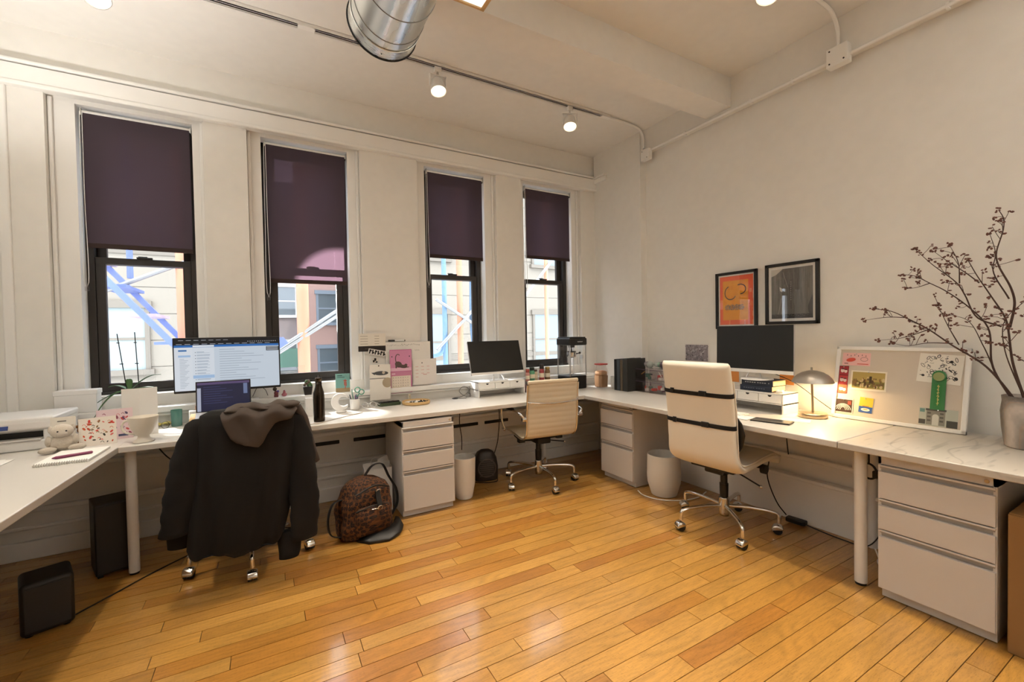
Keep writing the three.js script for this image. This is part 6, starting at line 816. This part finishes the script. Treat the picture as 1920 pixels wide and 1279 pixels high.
{ const t = thing('stool_foot', 'white rounded chair foot just inside the frame under the left desk', 'chair', [-1.28, 0, -2.98], 0.4); part(t, 'foot', loft([[-0.16, 0.03, 0.02], [-0.1, 0.05, 0.03], [0.05, 0.05, 0.03], [0.12, 0.035, 0.02]].map(([x, w, h]) => { const q = []; for (let j = 0; j < 20; j++) { const a = j / 20 * Math.PI * 2; q.push(V(x, 0.085 + Math.sin(a) * h, Math.cos(a) * w)); } return q; })), M.white); part(t, 'post', cyl(0.022, 0.03, 0.5, -0.14, 0.27, 0, 16), M.white); part(t, 'caster', merge(cyl(0.028, 0.028, 0.03, 0.08, 0.029, 0, 16, Math.PI / 2), cyl(0.028, 0.028, 0.03, -0.13, 0.029, 0, 16, Math.PI / 2)), M.wheel); }
// ------------------------------------------------------------------ outside: street, houses, scaffold
{
  struct('ground', span(-60, 60, -6.2, -6, -60, -4.3), S('#9b9993', 0.9));
  const stone = S('#827b70', 0.85), stone2 = S('#7f776b', 0.85), lintel = S('#6f675c', 0.8), brick = S('#c29d92', 0.9), brick2 = S('#a89c9b', 0.9), slate = S('#8793a0', 0.7), glassDark = S('#65737b', 0.1, { clearcoat: 1 }), shade = S('#86908f', 0.6), mint = S('#6f9c8a', 0.6);  // brick tones lightened: outdoor glare is put into their colour
  function house(label, x0, x1, y1, z, depth, wm, cols, rows, w, h, px, py, opt = {}) {
    const t = thing('town_house', label, 'building', [0, 0, 0]);
    part(t, 'facade', span(x0, x1, -6, y1, z - depth, z), wm);
    if (opt.courses) for (let y = -3; y < y1; y += opt.courses) part(t, 'string_course', span(x0, x1, y, y + 0.14, z, z + 0.06), lintel);
    if (opt.blocks) for (let y = -2.4; y < Math.min(y1 - 0.7, 7); y += 0.62) part(t, 'stone_course', span(x0 + 0.02, x1 - 0.02, y, y + 0.6, z, z + 0.025), stone2);
    for (let i = 0; i < cols; i++) for (let j = 0; j < rows; j++) {
      const x = px[0] + i * px[1], y = py[0] + j * py[1];
      const f = part(t, 'window', merge(span(x - w / 2 - 0.09, x - w / 2, y - 0.06, y + h + 0.1, z, z + 0.09), span(x + w / 2, x + w / 2 + 0.09, y - 0.06, y + h + 0.1, z, z + 0.09), span(x - w / 2 - 0.14, x + w / 2 + 0.14, y + h, y + h + 0.16, z, z + 0.12), span(x - w / 2 - 0.16, x + w / 2 + 0.16, y - 0.12, y, z, z + 0.16), span(x - w / 2, x + w / 2, y + h / 2 - 0.03, y + h / 2 + 0.03, z, z + 0.07)), opt.trim || lintel);
      part(f, 'pane', span(x - w / 2, x + w / 2, y, y + h / 2, z, z + 0.045), opt.pane || glassDark); part(f, 'pane', span(x - w / 2, x + w / 2, y + h / 2, y + h, z, z + 0.045), opt.pane || glassDark);
    }
    if (opt.cornice) part(t, 'cornice', merge(span(x0 - 0.2, x1 + 0.2, y1 - 0.5, y1, z, z + 0.5), span(x0 - 0.1, x1 + 0.1, y1 - 0.8, y1 - 0.5, z, z + 0.25)), lintel);
    return t;
  }
  house('cream stone house with a blue stair in front of it', -16, -1.15, 9.5, -13, 8, stone, 5, 5, 0.72, 1.42, [-10.4, 1.9], [-5.66, 3.15], { blocks: true, courses: 3.15, pane: shade });
  const bHouse = house('cream stone house with tall grey windows opposite the corner windows', 2.45, 16, 7.6, -13, 5, stone, 5, 5, 1.1, 1.75, [4.45, 2.18], [-3.3, 3.5], { blocks: true, courses: 3.5 });
  part(bHouse, 'pipe', merge(rod([1.9 + 0.7, -6, -12.9], [2.6, 7.6, -12.9], 0.05), rod([2.9, -6, -12.9], [2.9, 7.6, -12.9], 0.05)), slate);
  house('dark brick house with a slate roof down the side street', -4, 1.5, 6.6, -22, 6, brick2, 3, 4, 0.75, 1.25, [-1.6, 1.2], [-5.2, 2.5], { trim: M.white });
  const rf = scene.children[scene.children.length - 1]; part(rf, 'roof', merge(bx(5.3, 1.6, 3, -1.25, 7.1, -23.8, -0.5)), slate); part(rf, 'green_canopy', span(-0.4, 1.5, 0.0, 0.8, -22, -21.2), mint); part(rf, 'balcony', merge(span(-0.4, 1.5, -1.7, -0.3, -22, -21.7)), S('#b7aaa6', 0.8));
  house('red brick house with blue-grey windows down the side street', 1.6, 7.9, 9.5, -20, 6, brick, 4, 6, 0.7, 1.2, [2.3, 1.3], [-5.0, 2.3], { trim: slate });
  house('pink brick upper storey rising over the corner house', 8, 30, 11, -19, 6, S('#7d594c', 0.9), 8, 3, 0.9, 1.5, [9, 2.2], [1.8, 2.8], { trim: lintel });
  // scaffold on the front of our own house
  const blue = S('#6878ad', 0.6), blue2 = S('#6a8aa8', 0.6), orange = S('#d08a6c', 0.7), galv = S('#9a9a98', 0.4, { metalness: 0.4 });  // scaffold blue and orange paled, with the window glare worked into the paint
  const st = thing('scaffold_stair', 'blue steel scaffold stair outside the window by the printer', 'stair', [0, 0, 0]);
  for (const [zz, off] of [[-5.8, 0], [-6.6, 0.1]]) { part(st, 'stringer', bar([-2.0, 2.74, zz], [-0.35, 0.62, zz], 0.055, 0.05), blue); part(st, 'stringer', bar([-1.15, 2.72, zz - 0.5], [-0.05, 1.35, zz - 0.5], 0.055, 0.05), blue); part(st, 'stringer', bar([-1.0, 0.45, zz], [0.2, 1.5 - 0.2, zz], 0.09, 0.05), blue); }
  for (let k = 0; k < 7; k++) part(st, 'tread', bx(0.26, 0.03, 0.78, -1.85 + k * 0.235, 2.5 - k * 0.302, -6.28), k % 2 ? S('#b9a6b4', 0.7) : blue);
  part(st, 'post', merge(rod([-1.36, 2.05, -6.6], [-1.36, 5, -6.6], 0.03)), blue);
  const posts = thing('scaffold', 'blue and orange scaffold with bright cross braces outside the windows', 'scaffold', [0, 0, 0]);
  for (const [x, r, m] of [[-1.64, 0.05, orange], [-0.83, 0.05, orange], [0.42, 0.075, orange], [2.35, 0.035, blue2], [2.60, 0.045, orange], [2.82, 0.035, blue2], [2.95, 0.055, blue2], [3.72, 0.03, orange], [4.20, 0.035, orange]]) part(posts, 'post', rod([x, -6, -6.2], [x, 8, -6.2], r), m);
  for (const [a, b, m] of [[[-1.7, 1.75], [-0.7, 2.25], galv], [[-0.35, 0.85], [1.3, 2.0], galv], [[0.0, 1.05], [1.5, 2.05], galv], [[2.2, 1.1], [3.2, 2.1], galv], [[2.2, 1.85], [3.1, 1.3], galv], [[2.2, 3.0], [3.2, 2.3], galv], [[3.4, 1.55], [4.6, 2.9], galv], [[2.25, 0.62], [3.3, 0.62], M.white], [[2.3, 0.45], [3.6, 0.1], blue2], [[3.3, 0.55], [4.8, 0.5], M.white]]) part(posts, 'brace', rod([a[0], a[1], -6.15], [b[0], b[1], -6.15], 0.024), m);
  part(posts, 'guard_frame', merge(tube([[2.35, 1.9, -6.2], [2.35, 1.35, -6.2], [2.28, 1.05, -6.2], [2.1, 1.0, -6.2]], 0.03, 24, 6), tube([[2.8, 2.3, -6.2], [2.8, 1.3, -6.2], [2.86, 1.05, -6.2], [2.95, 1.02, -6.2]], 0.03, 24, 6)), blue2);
}
thrownBack([-2.6, 3.6, -12.6], [0.585, 1.71, -3.90], 0.35, 6500);
thrownBack([-4.4, 8.0, -12.6], [1.62, 0.95, -3.75], 0.30, 1500);
thrownBack([-3.4, 8.4, -12.6], [0.45, 0.90, -3.75], 0.24, 1500);
thrownBack([-4.8, 8.6, -12.6], [-0.60, 0.92, -3.80], 0.20, 1500);
thrownBack([-4.0, 10.0, -12.6], [3.04, 0.95, -3.64], 0.2, 2000);
renderer.render(scene, camera);
